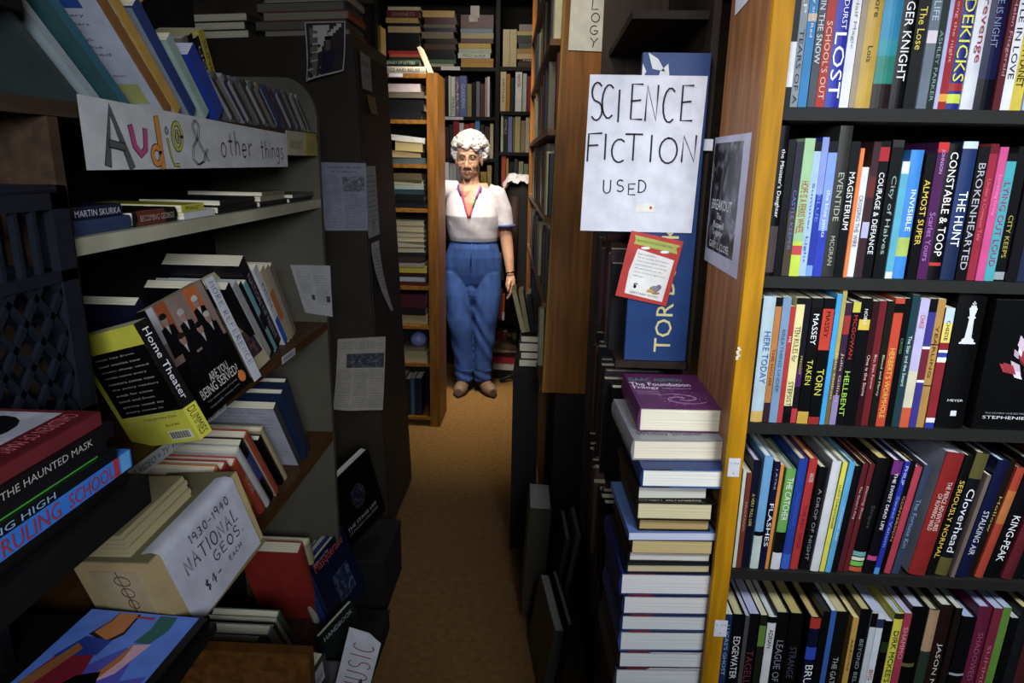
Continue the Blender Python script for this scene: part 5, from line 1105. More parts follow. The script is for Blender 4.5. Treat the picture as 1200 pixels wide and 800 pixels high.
hand(b, 'GEOS.', INKM, MT, .085, .062, .016, .020, .0018, .3); hand(b, '$4-', INKM, MT, .045, .032, .013, .020, .0019, .3); hand(b, 'EACH', INKM, MT, .115, .038, .008, .010, .0013, .3)
part(b, 'lettering', nr, MN)
for i in range(5):
    M = MN @ Matrix.Translation((-.145+.004*(i % 2), -.01, .160+.009*i)) @ M3((0,0,0), (0,0,1), (1,0,0), (0,1,0))
    book('in the magazine pile on the cream box', M, .0085, .16, .10, ['a8a070','b8ac78','988c58','b0a878','a89c68','6c6848'][i], False, name='magazine', cat='magazine', page='a89c70', group='magazines piled on the cream box')
ANCHOR['in the magazine pile on the cream box'] = 'bottom'
# --- floor-level books beneath
PF = 'standing low beneath the wooden shelf'; zF = .1155
y = 1.24+.16
FC = ['181818','2c2c2c','b8b8bc','101014','3c5470','7c7c78','101010','c0bca8','485c50','242428','a8a4a0','181c28','8c2420','b8ac68','7c2018','c8c8c0','20303c','585c60']
for i in range(30):
    wd = random.uniform(.016, .028); h = random.uniform(.24, .32)
    if y > 1.62: break
    lbook(PF, y, zF, wd, h, .18, 30, FC[i % len(FC)], X=-.64+random.uniform(-.01, .01), hard=True, name='used_book'); y += wd/math.cos(math.radians(30))+.001
lbook('', 1.80, zF, .04, .33, .18, 22, 'a02818', X=-.66, hard=True, label='red book with a cream neighbour standing between the blue and the large black books', name='used_book')
lbook('', 1.845, zF, .03, .31, .18, 20, 'b8ac80', X=-.66, hard=True, label='cream book standing low beside the red one near the end panel', name='used_book')
ANCHOR[PF] = 'near end'
def faceout(M, w, h, d, col, lb, fn=None, **kw): return book('', M, w, h, d, col, True, label=lb, extra=far(fn) if fn else None, **kw)
RX = lambda a: Matrix.Rotation(math.radians(a), 4, 'X'); RY = lambda a: Matrix.Rotation(math.radians(a), 4, 'Y'); RZ = lambda a: Matrix.Rotation(math.radians(a), 4, 'Z')
def blk(c, M, W, H):
    rectp(c, M, 0, 0, W, H, mat('0c0d10', .25)); c.ball(tuple(M @ Vector((W*.55, H*.55, .0))), (.0004, .035, .05), art('dim', 50, [(0,'0c0c10'),(.5,'181c28'),(.62,'3c3438'),(.75,'787880')]), n=16, k=10)
    text(c, 'THE STAGE LIFE', mat('a0a0a0'), M@Matrix.Translation((W*.15, H*.22, .0006)), W*.7, .014); text(c, 'OF MODERN GALLERIES', mat('787878'), M@Matrix.Translation((W*.15, H*.15, .0006)), W*.7, .011)
CV = M3((0,0,0), (0,0,1), (1,0,0), (0,1,0))
faceout(frame((-.632, 2.02, .212), (.431,.85,.303), (-.131,-.274,.953)) @ Matrix.Translation((0,0,-.03)) @ CV, .03, .285, .215, '0e1012', 'large black hardcover with white page edge standing on a low box near the cabinet', blk, page='c0bcb0')
b = MB(); b.box(-.66, -.50, 1.99, 2.26, 0, .195, mat('0a0908', .8)); b.box(-.662, -.498, 1.988, 2.262, .196, .206, mat('191714', .7)); b.build('storage_box', label='low black lidded box on the carpet under the large black hardcover', category='box')
def blu(c, M, W, H):
    rectp(c, M, 0, 0, W, H, mat('14203c', .25)); rectp(c, M, W*.35, H*.2, W*.8, H*.6, art('dimb', 30, [(0,'101830'),(.5,'1c2840'),(.66,'505870')]), .0002)
    text(c, 'Masquerade', mat('c83c20'), M@Matrix.Translation((W*.08, H*.80, .0004)), W*.8, .04); text(c, 'Selected by', mat('a8a8b8'), M@Matrix.Translation((W*.1, H*.92, .0004)), W*.4, .012)
FB = frame((-.603, 1.783, .085), (.241,.957,.161), (-.257,-.097,.962))
faceout(FB @ Matrix.Translation((0,0,-.018)) @ CV, .018, .25, .195, '182850', 'dark blue large hardcover with red title lettering leaning on the floor box', blu, page='c8c4a0')
faceout(FB @ Matrix.Translation((-.004,-.004,-.044)) @ CV, .024, .262, .195, '20386c', 'blue large hardcover with a cream page edge directly behind the red-titled one', None, page='b8b090')
faceout(FB @ Matrix.Translation((-.012,-.006,-.062)) @ CV, .017, .255, .195, 'b8b4a0', 'cream large book at the back of the leaning blue ones', None)
b = MB(); b.box(-.625, -.47, 1.62, 1.92, 0, .06, mat('0a0908', .8)); b.box(-.627, -.468, 1.618, 1.922, .061, .070, mat('1a1815', .7)); b.build('storage_box', label='flat black box on the carpet under the leaning blue hardcovers', category='box')
faceout(frame((-.55, 1.60, .01), (.35,.93,.1), (-.25,-.2,.95)) @ Matrix.Translation((0,0,-.016)) @ CV, .016, .21, .16, '142c2c', 'dark green book with white title standing before the blue ones', lambda c,M,W,H: text(c,'HANDBOOK',mat('b8b8b8'),M@Matrix.Translation((W*.1,H*.86,.0002)),W*.8,.014))
# box of oddments with a curled paper sign
bxr = root('cardboard_box', 'open grey cardboard box on the floor with books stuck in it', 'box', Matrix.Translation((-.60, 1.50, 0)))
GC = mat('4c4a50', .8, 'worn')
b = MB()
for bb in ((-.605,-.445,1.25,1.255),(-.605,-.445,1.555,1.56),(-.605,-.60,1.255,1.555),(-.45,-.445,1.255,1.555)): b.box(*bb, 0.004, .17, GC)
b.box(-.605,-.445,1.25,1.56,0,.004,GC); b.build('carton', bxr)
faceout(Matrix.Translation((-.575, 1.33, .006)) @ RZ(-12) @ RX(8), .03, .27, .16, '281c20', 'dark book with white capitals sticking out of the floor box', lambda c,M,W,H: (rectp(c,M,W*.1,H*.75,W*.9,H*.95,mat('b8b8b8'),.0002), text(c,'PRIMARIES',mat('303038'),M@Matrix.Translation((W*.15,H*.8,.0003)),W*.7,.014)))
faceout(Matrix.Translation((-.535, 1.27, .006)) @ RX(2), .05, .24, .1, 'a8a08c', 'thick cream-paged book upright in the floor box', None)
q = [at(*p, Y=1.50) for p in ((388,822),(426,832),(432,748),(412,735))]
MM = frame(tuple(q[0]), tuple(q[1]-q[0]), tuple(q[3]-q[0])); ws, hs = (q[1]-q[0]).length, (q[3]-q[0]).length
mr = root('sign', 'white paper sign with dark red capitals at the edge of the floor box', 'sign', MM)
b = MB(); b.prism([(0,0),(ws,0),(ws,hs*.9),(ws*.6,hs*.99),(0,hs)], .001, mat('c8c8cc', .7)); part(b, 'sheet', mr, MM)
b = MB(); hand(b, 'MUSIC', mat('8c2038'), M3((ws*.88, hs*.22, .0012), (0,1,0), (-1,0,0), (0,0,1)), .0, .004, hs*.11, ws*.62, .0028, .35); part(b, 'lettering', mr, MM)
# ================================================================ wooden crate, cart, comic, milk crate and pile nearest the camera
WC = mat('553412', .5, 'woody')
wr = root('wooden_panel', 'low honey-brown framed wooden panel standing at the foot of the shelves', 'panel', Matrix.Translation((-.66, 1.2, 0)))
b = MB()
for bb in ((-.86,-.462,1.186,1.214,.455,.50),(-.50,-.462,1.186,1.214,.0,.455),(-.86,-.825,1.186,1.214,.0,.455)): b.box(*bb, WC)
b.build('frame', wr)
b = MB(); b.box(-.825, -.50, 1.195, 1.205, .0, .455, mat('5c3818', .5, 'woody')); b.build('front_panel', wr)
cr_ = root('book_cart', 'black metal book cart holding the milk crate, pile of children\'s books and blue comic', 'cart', Matrix.Translation((-.70, .6, 0)))
BM = mat('101011', .5)
for x, y in ((-.925,.34),(-.468,.34),(-.925,.82),(-.80,.82)): b = MB(); b.box(x, x+.02, y, y+.02, .0, 1.135, BM); b.build('post', cr_)
b = MB(); b.box(-.929, -.44, .33, .69, 1.135, 1.150, BM); b.box(-.929, -.60, .69, .853, 1.135, 1.150, BM); b.box(-.442, -.44, .33, .69, 1.115, 1.135, BM); b.build('shelf', cr_)
b = MB(); b.box(-.929, -.525, .33, .955, .735, .750, BM); b.build('shelf', cr_)
# milk crate
CM = mat('1a212c', .45)
kr_ = root('milk_crate', 'dark slate plastic milk crate with lattice side at the camera end of the shelves', 'crate', Matrix.Translation((-.765, .69, 1.151)))
def wall(c, M, L, H):
    """one lattice side, L long and H high, in the xy plane of M"""
    t = .012
    for bb in ((0,L,H-.028,H),(0,L,0,.022),(0,.03,0,H),(L-.03,L,0,H),(0,L,H*.62,H*.62+.014)): c.box(bb[0], bb[1], bb[2], bb[3], 0, t, CM, M)
    for k in range(1, 9): x = .03+(L-.06)*k/9; c.box(x-.003, x+.003, H*.62, H-.028, .002, t-.002, CM, M)
    n = 6
    for s in (1, -1):
        for k in range(-3, n+1):
            x0 = .03+(L-.06)*k/n; x1 = x0+H*.58*.8
            a, b_ = (x0, .02), (x1, H*.62)
            lo, hi = max(x0, .02), min(x1, L-.02)
            if hi <= lo: continue
            f = lambda x: .02+(x-x0)/(x1-x0)*(H*.62-.02)
            P0, P1 = (lo, f(lo)), (hi, f(hi))
            if s < 0: P0, P1 = (L-lo, f(lo)), (L-hi, f(hi))
            ddx, ddy = P1[0]-P0[0], P1[1]-P0[1]; l = math.hypot(ddx, ddy); nx, ny = -ddy/l*.004, ddx/l*.004
            c.prism([(P0[0]+nx,P0[1]+ny),(P0[0]-nx,P0[1]-ny),(P1[0]-nx,P1[1]-ny),(P1[0]+nx,P1[1]+ny)], .006, CM, M @ Matrix.Translation((0,0,.003)))
x0, x1, y0, y1, z0, H = -.928, -.602, .525, .851, 1.151, .31
for M_ in (M3((x1-.012,y0,z0),(0,1,0),(0,0,1),(1,0,0)), M3((x0,y0,z0),(0,1,0),(0,0,1),(1,0,0)), M3((x0+.012,y0+.012,z0),(1,0,0),(0,0,1),(0,-1,0)), M3((x0+.012,y1,z0),(1,0,0),(0,0,1),(0,-1,0))):
    b = MB(); wall(b, M_, y1-y0 if abs(M_[0][0]) < .5 else x1-x0-.024, H); b.build('lattice_wall', kr_)
b = MB(); b.box(x0+.012, x1-.012, y0+.012, y1-.012, z0, z0+.008, CM); b.build('floor_grid', kr_)
b = MB(); b.tube([(x1-.004,y0+.004,z0+H-.004),(x1-.004,y1-.02,z0+H-.004),(x1-.01,y1-.004,z0+H-.01),(x1-.004,y1-.004,z0+.02)], .006, CM, n=8); b.build('rim', kr_)
# pile of children's books, spines to the aisle
PP = 'in the pile of children\'s books by the crate'; z = 1.1505
PL_ = [(.014,.668,'0c0c0c',[('SPOOKY','c8c020',.02,.12,.4)],{}),(.020,.678,'2878d8',[('RULING','a82c40',.22,.52,.8),('SCHOOL','a82c40',.57,.86,.75)],dict(bands=[(.01,.08,'58a8e8'),(.09,.13,'b02c3c')])),(.011,.655,'10141c',[('FALLING HIGH','90b8d8',.1,.6,.6)],{}),(.004,.63,'48c020',[],{}),(.010,.64,'14141c',[],{}),
 (.016,.652,'101014',[('THE HAUNTED MASK','b0b0a8',.35,.85,.45)],{}),(.014,.640,'6a1c24',[('CARGHILL','303034',.1,.4,.5)],{})]
def topcover(c, w, h, d):
    M = M3((w+.0004, 0, h), (0,0,-1), (0,1,0), (1,0,0)) if 0 else M3((w+.0004, 0, 0), (0,0,1), (0,-1,0), (1,0,0))
    # x along the spine, -y inwards
    c.box(.008, h-.001, -d+.001, -.03, 0, .0001, art('silver', 12, [(0,'b0b0b8'),(.45,'9c9ca4'),(.7,'c8c8cc')], .3), M)
    c.box(.0, h*.55, -.034, -.002, 0, .0003, mat('5c141c', .35), M)
    text(c, 'CHILDREN OF MARS', mat('c86068'), M3((w+.0009, .028, h*.05), (0,0,1), (0,-1,0), (1,0,0)), h*.4, .016)
    c.ball((w+.0006, .085, h*.25), (.0003, .035, .04), mat('101014', .4), n=14, k=8)
for i, (t, yf, c_, tt, kw) in enumerate(PL_):
    L = .24
    M = Matrix.Translation((-.449+random.uniform(-.004,.002), yf-L, z)) @ M3((0,0,0), (0,0,1), (-1,0,0), (0,-1,0)) @ Matrix.Translation((0,0,-L))
    if i == 6: kw = dict(extra=topcover)
    book(PP, M, t, L, .145, c_, False, titles=tt, name='childrens_book', **kw); z += t+.0006
ANCHOR[PP] = 'bottom'
# blue picture book on the lower cart shelf: a generic cartoon of legs and a skirt
MK2 = Matrix.Translation((-.545, .945-.27, .7505)) @ RZ(-3) @ M3((0,0,0), (0,0,1), (-1,0,0), (0,-1,0)) @ Matrix.Translation((0,0,-.27))
def comic(c, w, h, d):
    # u inward from the spine (to -X), v from near to far
    M = M3((w+.0004, d, h), (0,-1,0), (0,0,-1), (1,0,0))   # x: toward the aisle edge, y: toward far
    W, H = d, h
    c.box(.001, W-.016, .001, H-.001, 0, .0001, mat('5c8cf0', .25), M)
    P = lambda pts, col, k: c.prism([(x*(W-.018)+.001, y*H) for x, y in pts], .0001, mat(col, .25), M @ Matrix.Translation((0,0,.0002*k)))
    P([(0,.25),(.1,.3),(.2,.42),(.3,.38),(.5,.6),(.62,.7),(.75,.62),(.8,.45),(.98,.5),(.98,.1),(0,.1)], '5858c8', 1)
    P([(.28,.98),(.48,.98),(.5,.8),(.42,.72),(.2,.78),(.27,.9)], '241410', 2); P([(.29,.98),(.46,.98),(.475,.82),(.4,.74),(.23,.8),(.285,.9)], 'c87838', 3)
    P([(.2,.76),(.45,.74),(.44,.62),(.1,.58)], '2040a0', 4); P([(.0,.2),(.12,.58),(.42,.62),(.5,.4),(.46,.2)], '901c34', 5)
    P([(.02,.3),(.2,.7),(.28,.66),(.1,.2)], 'a86830', 6); P([(.66,.98),(.82,.98),(.84,.86),(.78,.74),(.64,.74),(.68,.86)], '1c6860', 3)
    P([(.80,.74),(.66,.72),(.58,.4),(.72,.5)], 'e8b0c0', 4); P([(.66,.74),(.62,.6),(.54,.42),(.6,.4),(.68,.6)], 'c07030', 5)
    P([(.3,.3),(.44,.46),(.6,.5),(.66,.38),(.6,.2),(.3,.2)], '0c0c10', 6); P([(.6,.3),(.74,.42),(.7,.2)], 'b06828', 7)
    P([(.47,.955),(.64,.955),(.64,.94),(.47,.94)], 'c02030', 8)
book('', MK2, .014, .27, .205, '0c0c10', True, label='blue picture book with cartoon legs and skirt on its cover, lying on the cart', extra=comic, name='picture_book')
# dim things on the floor of the cart
z = .05
b = MB(); b.box(-.929, -.54, .33, .80, .035, .05, BM); b.build('shelf', cr_)
for i in range(7):
    wd = .03+.004*(i % 3); x = -.95+.055*i
    book('on the bottom shelf of the black cart', Matrix.Translation((x, .40, .0505)), wd, .26-.02*(i % 3), .2, ['1c2430','2c2c30','181c24','30302c'][i % 4], True, name='used_book')
ANCHOR['on the bottom shelf of the black cart'] = 'wall side'
# ================================================================ the woman
def fuse(mb, voxel, smooth=6, name='body', parent=None, disp=None):
    o = mb.build('tmp'); m = o.modifiers.new('r', 'REMESH'); m.mode = 'VOXEL'; m.voxel_size = voxel; m.use_smooth_shade = True
    if smooth: s_ = o.modifiers.new('s', 'SMOOTH'); s_.iterations = smooth; s_.factor = .5
    dg = bpy.context.evaluated_depsgraph_get(); dg.update()
    me = bpy.data.meshes.new_from_object(o.evaluated_get(dg)); bpy.data.objects.remove(o)
    me.name = name; r = bpy.data.objects.new(name, me); COL.objects.link(r)
    me.polygons.foreach_set('use_smooth', [True]*len(me.polygons))
    if disp:
        new = [disp(v.co.copy(), v.normal.copy()) for v in me.vertices]
        me.vertices.foreach_set('co', [c for p in new for c in p]); me.update()
    if parent: r.parent = parent; r.matrix_parent_inverse = parent.matrix_world.inverted()
    return r
PY = 4.35
wm = root('person', 'white-haired older woman in glasses, white short-sleeved shirt and blue trousers, standing in the aisle', 'person', Matrix.Translation((-.46, PY, 0)))
SKIN = mat('a47c68', .55, 'skin'); SHIRT = mat('b8b4c0', .8); DEN = mat('20407c', .85, 'denim'); HAIR = mat('c4c0c2', .85, 'hair')
def V3(x, z, y=0): return (x, PY+y, z)
hx, hz, hy = -.478, 1.50, -.01    # face centre
m0 = SKIN
b = MB()
# skull, cheeks, jaw (head 23 cm)
b.ball((hx, PY+.015, 1.535), (.076, .095, .098), m0, n=24, k=16)
b.ball((hx, PY-.035, 1.49), (.066, .052, .080), m0, n=20, k=12)
b.ball((hx-.002, PY-.040, 1.432), (.048, .044, .040), m0, n=18, k=12)
b.ball((hx-.002, PY-.062, 1.408), (.022, .020, .018), m0, n=14, k=10)
for s in (-1, 1):
    b.ball((hx+s*.036, PY-.062, 1.473), (.024, .020, .022), m0, n=14, k=10)
    b.ball((hx+s*.036, PY-.024, 1.436), (.020, .036, .026), m0, n=14, k=10)
    b.tube([(hx+s*.012, PY-.083, 1.532), (hx+s*.034, PY-.082, 1.536), (hx+s*.054, PY-.062, 1.527)], [.009,.010,.007], m0, n=10)
    b.ball((hx+s*.080, PY+.012, 1.498), (.009, .018, .032), m0, n=12, k=10)
    b.ball((hx+s*.013, PY-.096, 1.462), (.009, .010, .008), m0, n=10, k=8)
    b.tube([(hx+s*.018, PY-.092, 1.466), (hx+s*.030, PY-.082, 1.446), (hx+s*.034, PY-.074, 1.426)], [.005,.006,.004], m0, n=8)
b.tube([(hx, PY-.084, 1.528), (hx-.001, PY-.098, 1.498), (hx-.002, PY-.112, 1.470)], [.009,.010,.013], m0, n=12)
b.ball((hx-.002, PY-.110, 1.466), (.014, .013, .011), m0, n=12, k=8)
b.tube([(hx-.026, PY-.076, 1.432), (hx-.002, PY-.090, 1.437), (hx+.022, PY-.076, 1.432)], [.005,.008,.005], m0, n=10)
b.tube([(hx-.024, PY-.074, 1.424), (hx-.002, PY-.086, 1.421), (hx+.020, PY-.074, 1.424)], [.005,.008,.005], m0, n=10)
b.ball((hx-.002, PY-.074, 1.449), (.022, .016, .015), m0, n=12, k=8)
# neck and upper chest
b.tube([(hx, PY+.02, 1.46), (hx+.004, PY+.015, 1.40), (hx+.012, PY+.01, 1.34), (hx+.018, PY+.0, 1.28)], [.052,.053,.060,.085], m0, n=20)
for s in (-1, 1): b.tube([(hx+s*.03, PY-.030, 1.41), (hx+s*.012, PY-.052, 1.325)], [.010,.008], m0, n=8)
b.tube([(hx-.10, PY+.01, 1.325), (hx-.02, PY-.03, 1.300), (hx+.12, PY+.01, 1.325)], [.045,.062,.045], m0, n=16)
b.loft([(hx+.02, PY, 1.0, .13, .09), (hx+.02, PY-.005, 1.15, .15, .105), (hx+.02, PY-.005, 1.25, .145, .095), (hx+.015, PY, 1.33, .09, .07)], m0)
# camera-right arm hanging: shoulder, elbow, wrist
RA = [(-.312, PY+.01, 1.29), (-.268, PY+.01, 1.20), (-.246, PY+.015, 1.08), (-.232, PY+.005, .985), (-.218, PY-.02, .90), (-.205, PY-.045, .80)]
b.tube(RA, [.050,.047,.041,.039,.033,.023], m0, n=18)
# hand: palm and five fingers hanging, slightly curled
b.tube([(-.205, PY-.045, .805), (-.203, PY-.052, .775), (-.203, PY-.058, .735), (-.203, PY-.060, .715)], [.022,.030,.033,.026], m0, n=14, flat=.55)
for k, (dy, L, r) in enumerate(((-.030,.062,.0085),(-.010,.072,.009),(.011,.068,.0085),(.030,.054,.0078))):
    p = Vector((-.203, PY-.060+dy, .722))
    b.tube([p, p+Vector((.002, -.004, -L*.45)), p+Vector((-.008, -.006, -L*.78)), p+Vector((-.020, -.006, -L))], [r*1.1, r, r*.92, r*.75], m0, n=10)
b.tube([(-.207, PY-.075, .775), (-.212, PY-.104, .752), (-.214, PY-.112, .722), (-.216, PY-.108, .704)], [.012,.011,.009,.007], m0, n=10)
# camera-left arm raised out to the shelves
LA = [(-.610, PY+.01, 1.315), (-.70, PY-.02, 1.30), (-.80, PY-.06, 1.27), (-.78, PY-.15, 1.33), (-.74, PY-.25, 1.39)]
b.tube(LA, [.052,.046,.040,.034,.022], m0, n=18)
b.tube([(-.74, PY-.245, 1.388), (-.722, PY-.29, 1.41), (-.706, PY-.325, 1.42)], [.022,.032,.026], m0, n=14, flat=.6)
for k, (dz, L) in enumerate(((.028,.05),(.010,.058),(-.010,.054),(-.027,.044))):
    p = Vector((-.708, PY-.322, 1.418+dz)); b.tube([p, p+Vector((.022,-.030,.0))*L/.05*.9, p+Vector((.045,-.032,-.002))*L/.05*.9], [.009,.0085,.007], m0, n=10)
b.tube([(-.722, PY-.28, 1.435), (-.700, PY-.30, 1.458), (-.68, PY-.318, 1.462)], [.011,.010,.008], m0, n=10)
# legs down to the ankles (inside the trousers)
b.loft([(-.45, PY+.015, .76, .11, .05), (-.45, PY+.01, .85, .14, .075), (-.45, PY, 1.02, .12, .08)], m0)
b.tube([(-.53, PY, .80), (-.525, PY+.0, .45), (-.508, PY+.02, .09)], [.07,.045,.035], m0, n=16)
b.tube([(-.375, PY, .80), (-.368, PY-.01, .45), (-.382, PY+.02, .09)], [.07,.045,.035], m0, n=16)
def hface(co, no):
    # soft wrinkles and eye hollows
    if co.z > 1.38 and co.y < PY-.02:
        for s in (-1, 1):
            d = math.hypot((co.x-hx-s*.031)/.020, (co.z-1.508)/.013)
            if d < 1.6: co = co+Vector((0, .010*math.exp(-d*d), 0))
        if co.z > 1.545: co = co+no*.0010*math.sin(co.z*420+co.x*12)
    return co+no*.0003*math.sin(co.x*300)*math.sin(co.z*260+co.y*200)
fuse(b, .0034, 4, 'body', wm, hface)
# eyes, brows, lips
for s in (-1, 1):
    b = MB(); b.ball((hx+s*.031, PY-.0665, 1.508), (.0115, .0115, .0075), mat('d8d0c8', .3), n=16, k=10)
    b.ball((hx+s*.030, PY-.0772, 1.508), (.0050, .0022, .0050), mat('3a4450', .2), n=12, k=8); b.ball((hx+s*.030, PY-.0788, 1.508), (.0024, .0012, .0024), mat('080808', .2), n=10, k=6)
    b.tube([(hx+s*.018, PY-.0755, 1.511), (hx+s*.031, PY-.0800, 1.5165), (hx+s*.045, PY-.0725, 1.511)], [.002,.0032,.002], mat('a07458', .6), n=8); b.build('eye', wm)
    b = MB(); b.tube([(hx+s*.014, PY-.0925, 1.533), (hx+s*.032, PY-.0925, 1.540), (hx+s*.052, PY-.076, 1.532)], [.002,.0032,.0015], mat('a09890', .9), n=6); b.build('eyebrow', wm)
b = MB(); b.tube([(hx-.025, PY-.0800, 1.4285), (hx-.002, PY-.0945, 1.4325), (hx+.021, PY-.0800, 1.4285)], [.0016,.004,.0016], mat('9c5c50', .5), n=8); b.tube([(hx-.021, PY-.0800, 1.4265), (hx-.002, PY-.0925, 1.4235), (hx+.018, PY-.0800, 1.4265)], [.0015,.0042,.0015], mat('a46458', .5), n=8); b.build('lips', wm)
# glasses
gm = mat('8c8478', .25, 'plain', .8); gl = bpy.data.materials.new('lens_glass'); gl.use_nodes = True; bs = gl.node_tree.nodes['Principled BSDF']; bs.inputs['Alpha'].default_value = .06; bs.inputs['Base Color'].default_value = (.03, .03, .03, 1); bs.inputs['Roughness'].default_value = .05
gr = MB()
for s in (-1, 1):
    cx = hx+s*.034; pts = [(cx+.027*math.cos(a), PY-.100+.006*abs(math.cos(a))*(1 if s*math.cos(a) > 0 else 0), 1.500+.022*math.sin(a)) for a in [2*math.pi*k/20 for k in range(21)]]
    gr.tube(pts, .0013, gm, n=6); gr.tube([(hx+s*.061, PY-.094, 1.508), (hx+s*.078, PY-.06, 1.508), (hx+s*.084, PY+.01, 1.502)], .0013, gm, n=6)
gr.tube([(hx-.008, PY-.101, 1.505), (hx, PY-.104, 1.509), (hx+.008, PY-.101, 1.505)], .0014, gm, n=6)
go = gr.build('glasses', wm)
for s in (-1, 1):
    b = MB(); cx = hx+s*.034; b.ball((cx, PY-.0985, 1.500), (.026, .0008, .021), gl, n=20, k=8); o = b.build('lens'); o.parent = go; o.matrix_parent_inverse = go.matrix_world.inverted() if 0 else Matrix.Identity(4)
    o.matrix_parent_inverse = wm.matrix_world.inverted() @ Matrix.Identity(4) if 0 else Matrix.Identity(4)
    o.matrix_parent_inverse = Matrix.Identity(4)
# hair: short white curls
b = MB(); rh = random.Random(11)
b.ball((hx+.004, PY+.035, 1.565), (.092, .096, .088), HAIR, n=22, k=14)
for k in range(420):
    th = rh.uniform(0, 2*math.pi); ph = rh.uniform(-.55, 1.57)
    x = math.cos(ph)*math.cos(th); y = math.cos(ph)*math.sin(th); z = math.sin(ph)
    px_, py_, pz_ = hx+.006+.104*x, PY+.030+.104*y, 1.568+.102*z
    if y < -.35 and pz_ < 1.578+.012*math.sin(x*9): continue
    if pz_ < 1.50 and y < .05: continue
    if pz_ < 1.455: continue
    r = rh.uniform(.013, .022); b.ball((px_, py_, pz_), r, HAIR, n=8, k=6)
def curl(co, no):
    n_ = math.sin(co.x*170+3*math.sin(co.z*60))*math.sin(co.z*190+2*math.sin(co.x*80))*math.sin(co.y*160)
    return co+no*(.005*n_)
fuse(b, .0036, 1, 'hair', wm, curl)
# shirt
b = MB(); cx = -.452
b.loft([(-.447, PY, 1.000, .150, .112), (-.447, PY-.004, 1.035, .158, .122), (-.45, PY-.010, 1.10, .165, .132), (-.455, PY-.018, 1.17, .170, .138), (-.455, PY-.010, 1.23, .166, .122), (-.457, PY, 1.29, .160, .098), (-.463, PY+.005, 1.335, .120, .078), (-.468, PY+.01, 1.362, .070, .062)], SHIRT, n=36)
for s in (-1, 1): b.ball((-.456+s*.060, PY-.068, 1.14), (.085, .052, .10), SHIRT, n=18, k=12)
b.tube([(-.36, PY+.01, 1.318), (-.305, PY+.01, 1.29), (-.268, PY+.012, 1.20), (-.250, PY+.014, 1.105)], [.062,.066,.062,.060], SHIRT, n=22)
b.tube([(-.54, PY+.01, 1.325), (-.62, PY+.0, 1.320), (-.70, PY-.02, 1.302), (-.755, PY-.035, 1.288)], [.062,.066,.064,.062], SHIRT, n=22)
def folds(co, no):
    f = .0022*math.sin(co.x*34+co.z*16+2*math.sin(co.z*11))*max(0, 1-abs(co.z-1.08)/.16)
    # open V neck
    return co+no*f
so = fuse(b, .005, 3, 'shirt', wm, folds)
# cut the V neck: drop faces inside the triangle of the opening and at the sleeve ends
bm = bmesh.new(); bm.from_mesh(so.data)
def in_v(c): 
    if c.y > PY-.02: return c.z > 1.352
    t = (c.z-1.165)/(1.37-1.165)
    return t > 0 and abs(c.x-(-.470+.012*(1-t))) < .001+.058*t
kill = [f for f in bm.faces if in_v(f.calc_center_median()) or f.calc_center_median().x < -.748]
bmesh.ops.delete(bm, geom=kill, context='FACES'); bm.to_mesh(so.data); bm.free()
sl = so.modifiers.new('cloth', 'SOLIDIFY'); sl.thickness = .003; sl.offset = -1
# coloured collar, placket and cuff
FRONT = [tuple(v.co) for v in so.data.vertices if v.co.y < PY-.01]
def chestY(x, z): 
    best = None
    for c in FRONT:
        if abs(c[0]-x) < .008 and abs(c[2]-z) < .008 and (best is None or c[1] < best): best = c[1]
    return (best if best is not None else PY-.06)-.004
pur = mat('6a4a9c', .8); red = mat('a8284c', .8); grn = mat('2c7040', .8); pnk = mat('b060a0', .8); blc = mat('3c5498', .8)
def strip(name, pts, wid, m, par=so):
    b = MB(); P = []
    for (x, z) in pts: P.append(Vector((x, chestY(x, z), z)))
    b.tube(P, wid, m, n=8, flat=.35); o = b.build(name); o.parent = par; o.matrix_parent_inverse = Matrix.Identity(4); return o
VL = lambda t, s: (-.470+.012*(1-t)+s*(.004+.058*t), 1.165+.205*t)
strip('placket', [VL(t/8, -1) for t in range(0, 7)], .006, red); strip('placket', [VL(t/8, 1) for t in range(0, 4)], .006, red)
strip('collar', [VL(.30, 1.25), VL(.42, 1.2), VL(.52, 1.2)], .011, grn); strip('collar', [VL(.55, 1.25), VL(.68, 1.25), VL(.80, 1.25), VL(.9, 1.2)], .014, pnk)
strip('collar', [VL(.72, 1.55), VL(.86, 1.4)], .011, pur); strip('collar', [VL(.62, -1.2), VL(.78, -1.25), VL(.92, -1.2)], .013, pur)
b = MB(); ring = [(-.250+.0615*math.cos(a), PY+.014+.0615*math.sin(a)) for a in [2*math.pi*k/24 for k in range(25)]]
b.tube([(x, y, 1.108+.02*(x+.25)) for x, y in ring], .008, blc, n=8); o = b.build('sleeve_cuff'); o.parent = so; o.matrix_parent_inverse = Matrix.Identity(4)
# trousers: high waist, pleats, tapering legs
b = MB()
b.loft([(-.455, PY+.02, .68, .120, .060), (-.456, PY+.014, .74, .175, .090), (-.455, PY+.010, .80, .188, .104), (-.455, PY+.008, .85, .187, .113), (-.450, PY+.004, .91, .178, .120), (-.447, PY+.0, .97, .160, .120), (-.447, PY, 1.015, .146, .112), (-.447, PY, 1.022, .144, .110)], DEN, n=40)
b.tube([(-.520, PY+.02, .90), (-.548, PY+.010, .80), (-.548, PY-.0, .66), (-.535, PY-.012, .50), (-.520, PY-.006, .36), (-.512, PY+.004, .22), (-.508, PY+.008, .075)], [.060,.092,.094,.083,.072,.063,.058], DEN, n=26)
b.tube([(-.385, PY+.02, .90), (-.360, PY+.012, .80), (-.358, PY+.008, .66), (-.362, PY+.002, .50), (-.372, PY+.004, .36), (-.380, PY+.010, .22), (-.384, PY+.012, .075)], [.060,.091,.092,.081,.070,.062,.057], DEN, n=26)
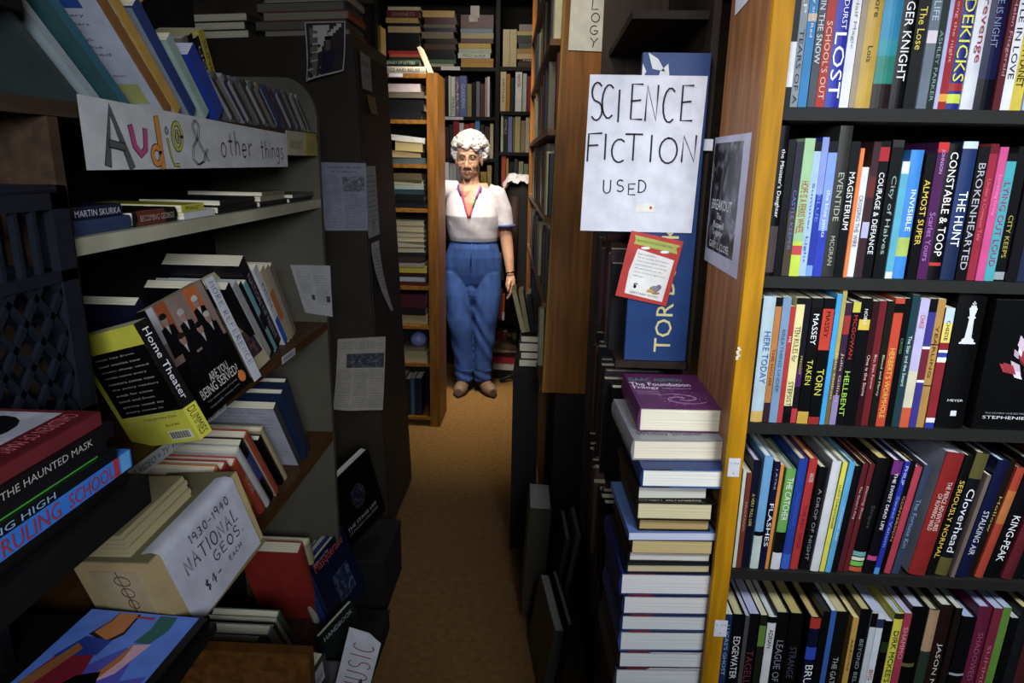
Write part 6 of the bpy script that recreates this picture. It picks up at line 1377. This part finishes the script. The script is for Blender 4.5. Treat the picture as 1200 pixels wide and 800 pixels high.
b.ball((-.455, PY+.01, .70), (.06, .085, .13), DEN, n=18, k=12); b.ball((-.452, PY+.015, .60), (.03, .06, .12), DEN, n=18, k=12)
def jean(co, no):
    f = 0
    if co.z > .62: f += .0035*math.sin((co.x+.45)*75)*min(1, (co.z-.62)/.12)*max(0, 1-(co.z-.62)/.40)*(1 if co.y < PY else .3)
    f += .0040*math.sin(co.z*34+co.x*38+2.2*math.sin(co.x*26+co.z*9))*max(0, 1-abs(co.z-.42)/.34)
    if co.z < .16: f += .0025*math.sin(co.z*95+co.x*40)
    return co+no*f
to = fuse(b, .005, 3, 'trousers', wm, jean)
b = MB(); ring = [(-.447+.147*math.cos(a), PY+.113*math.sin(a), 1.012) for a in [2*math.pi*k/36 for k in range(37)]]
b.tube(ring, .008, mat('243c74', .8), n=8); b.tube([(-.447, PY-.118, 1.005), (-.449, PY-.130, .93), (-.450, PY-.135, .86)], [.004,.004,.003], mat('223868', .8), n=6)
o = b.build('waistband'); o.parent = to; o.matrix_parent_inverse = Matrix.Identity(4)
# shoes
for (sx, yaw) in ((-.512, .10), (-.375, -.45)):
    MS_ = Matrix.Translation((sx, PY+.03, 0)) @ Matrix.Rotation(-yaw if sx < -.4 else .45, 4, 'Z')
    b = MB(); b.tube([(0, .055, .045), (0, .0, .048), (0, -.06, .040), (0, -.12, .034), (0, -.165, .030)], [.036,.042,.045,.046,.030], mat('6c5444', .6), MS_, n=16, flat=1)
    b.ball((0, .05, .05), (.036, .04, .042), mat('6c5444', .6), MS_, n=14, k=10)
    o = fuse(b, .004, 3, 'shoe', wm, lambda co, no: Vector((co.x, co.y, max(.012, co.z))))
    b = MB(); pts = [(.0+.046*math.cos(a)*(1-.25*(math.sin(a) < -.2)*abs(math.sin(a))), -.055+.135*math.sin(a)) for a in [2*math.pi*k/28 for k in range(28)]]
    b.prism(pts, .013, mat('201814', .8), MS_ @ Matrix.Translation((0,0,.001))); so_ = b.build('sole'); so_.parent = o; so_.matrix_parent_inverse = Matrix.Identity(4)
# watch strap on the hanging wrist
b = MB(); b.tube([(-.2085+.027*math.cos(a), PY-.038+.027*math.sin(a), .824+.004*math.cos(a)) for a in [2*math.pi*k/20 for k in range(21)]], .004, mat('8c7440', .3, 'plain', .7), n=6); b.build('wrist_band', wm)
finish_labels()
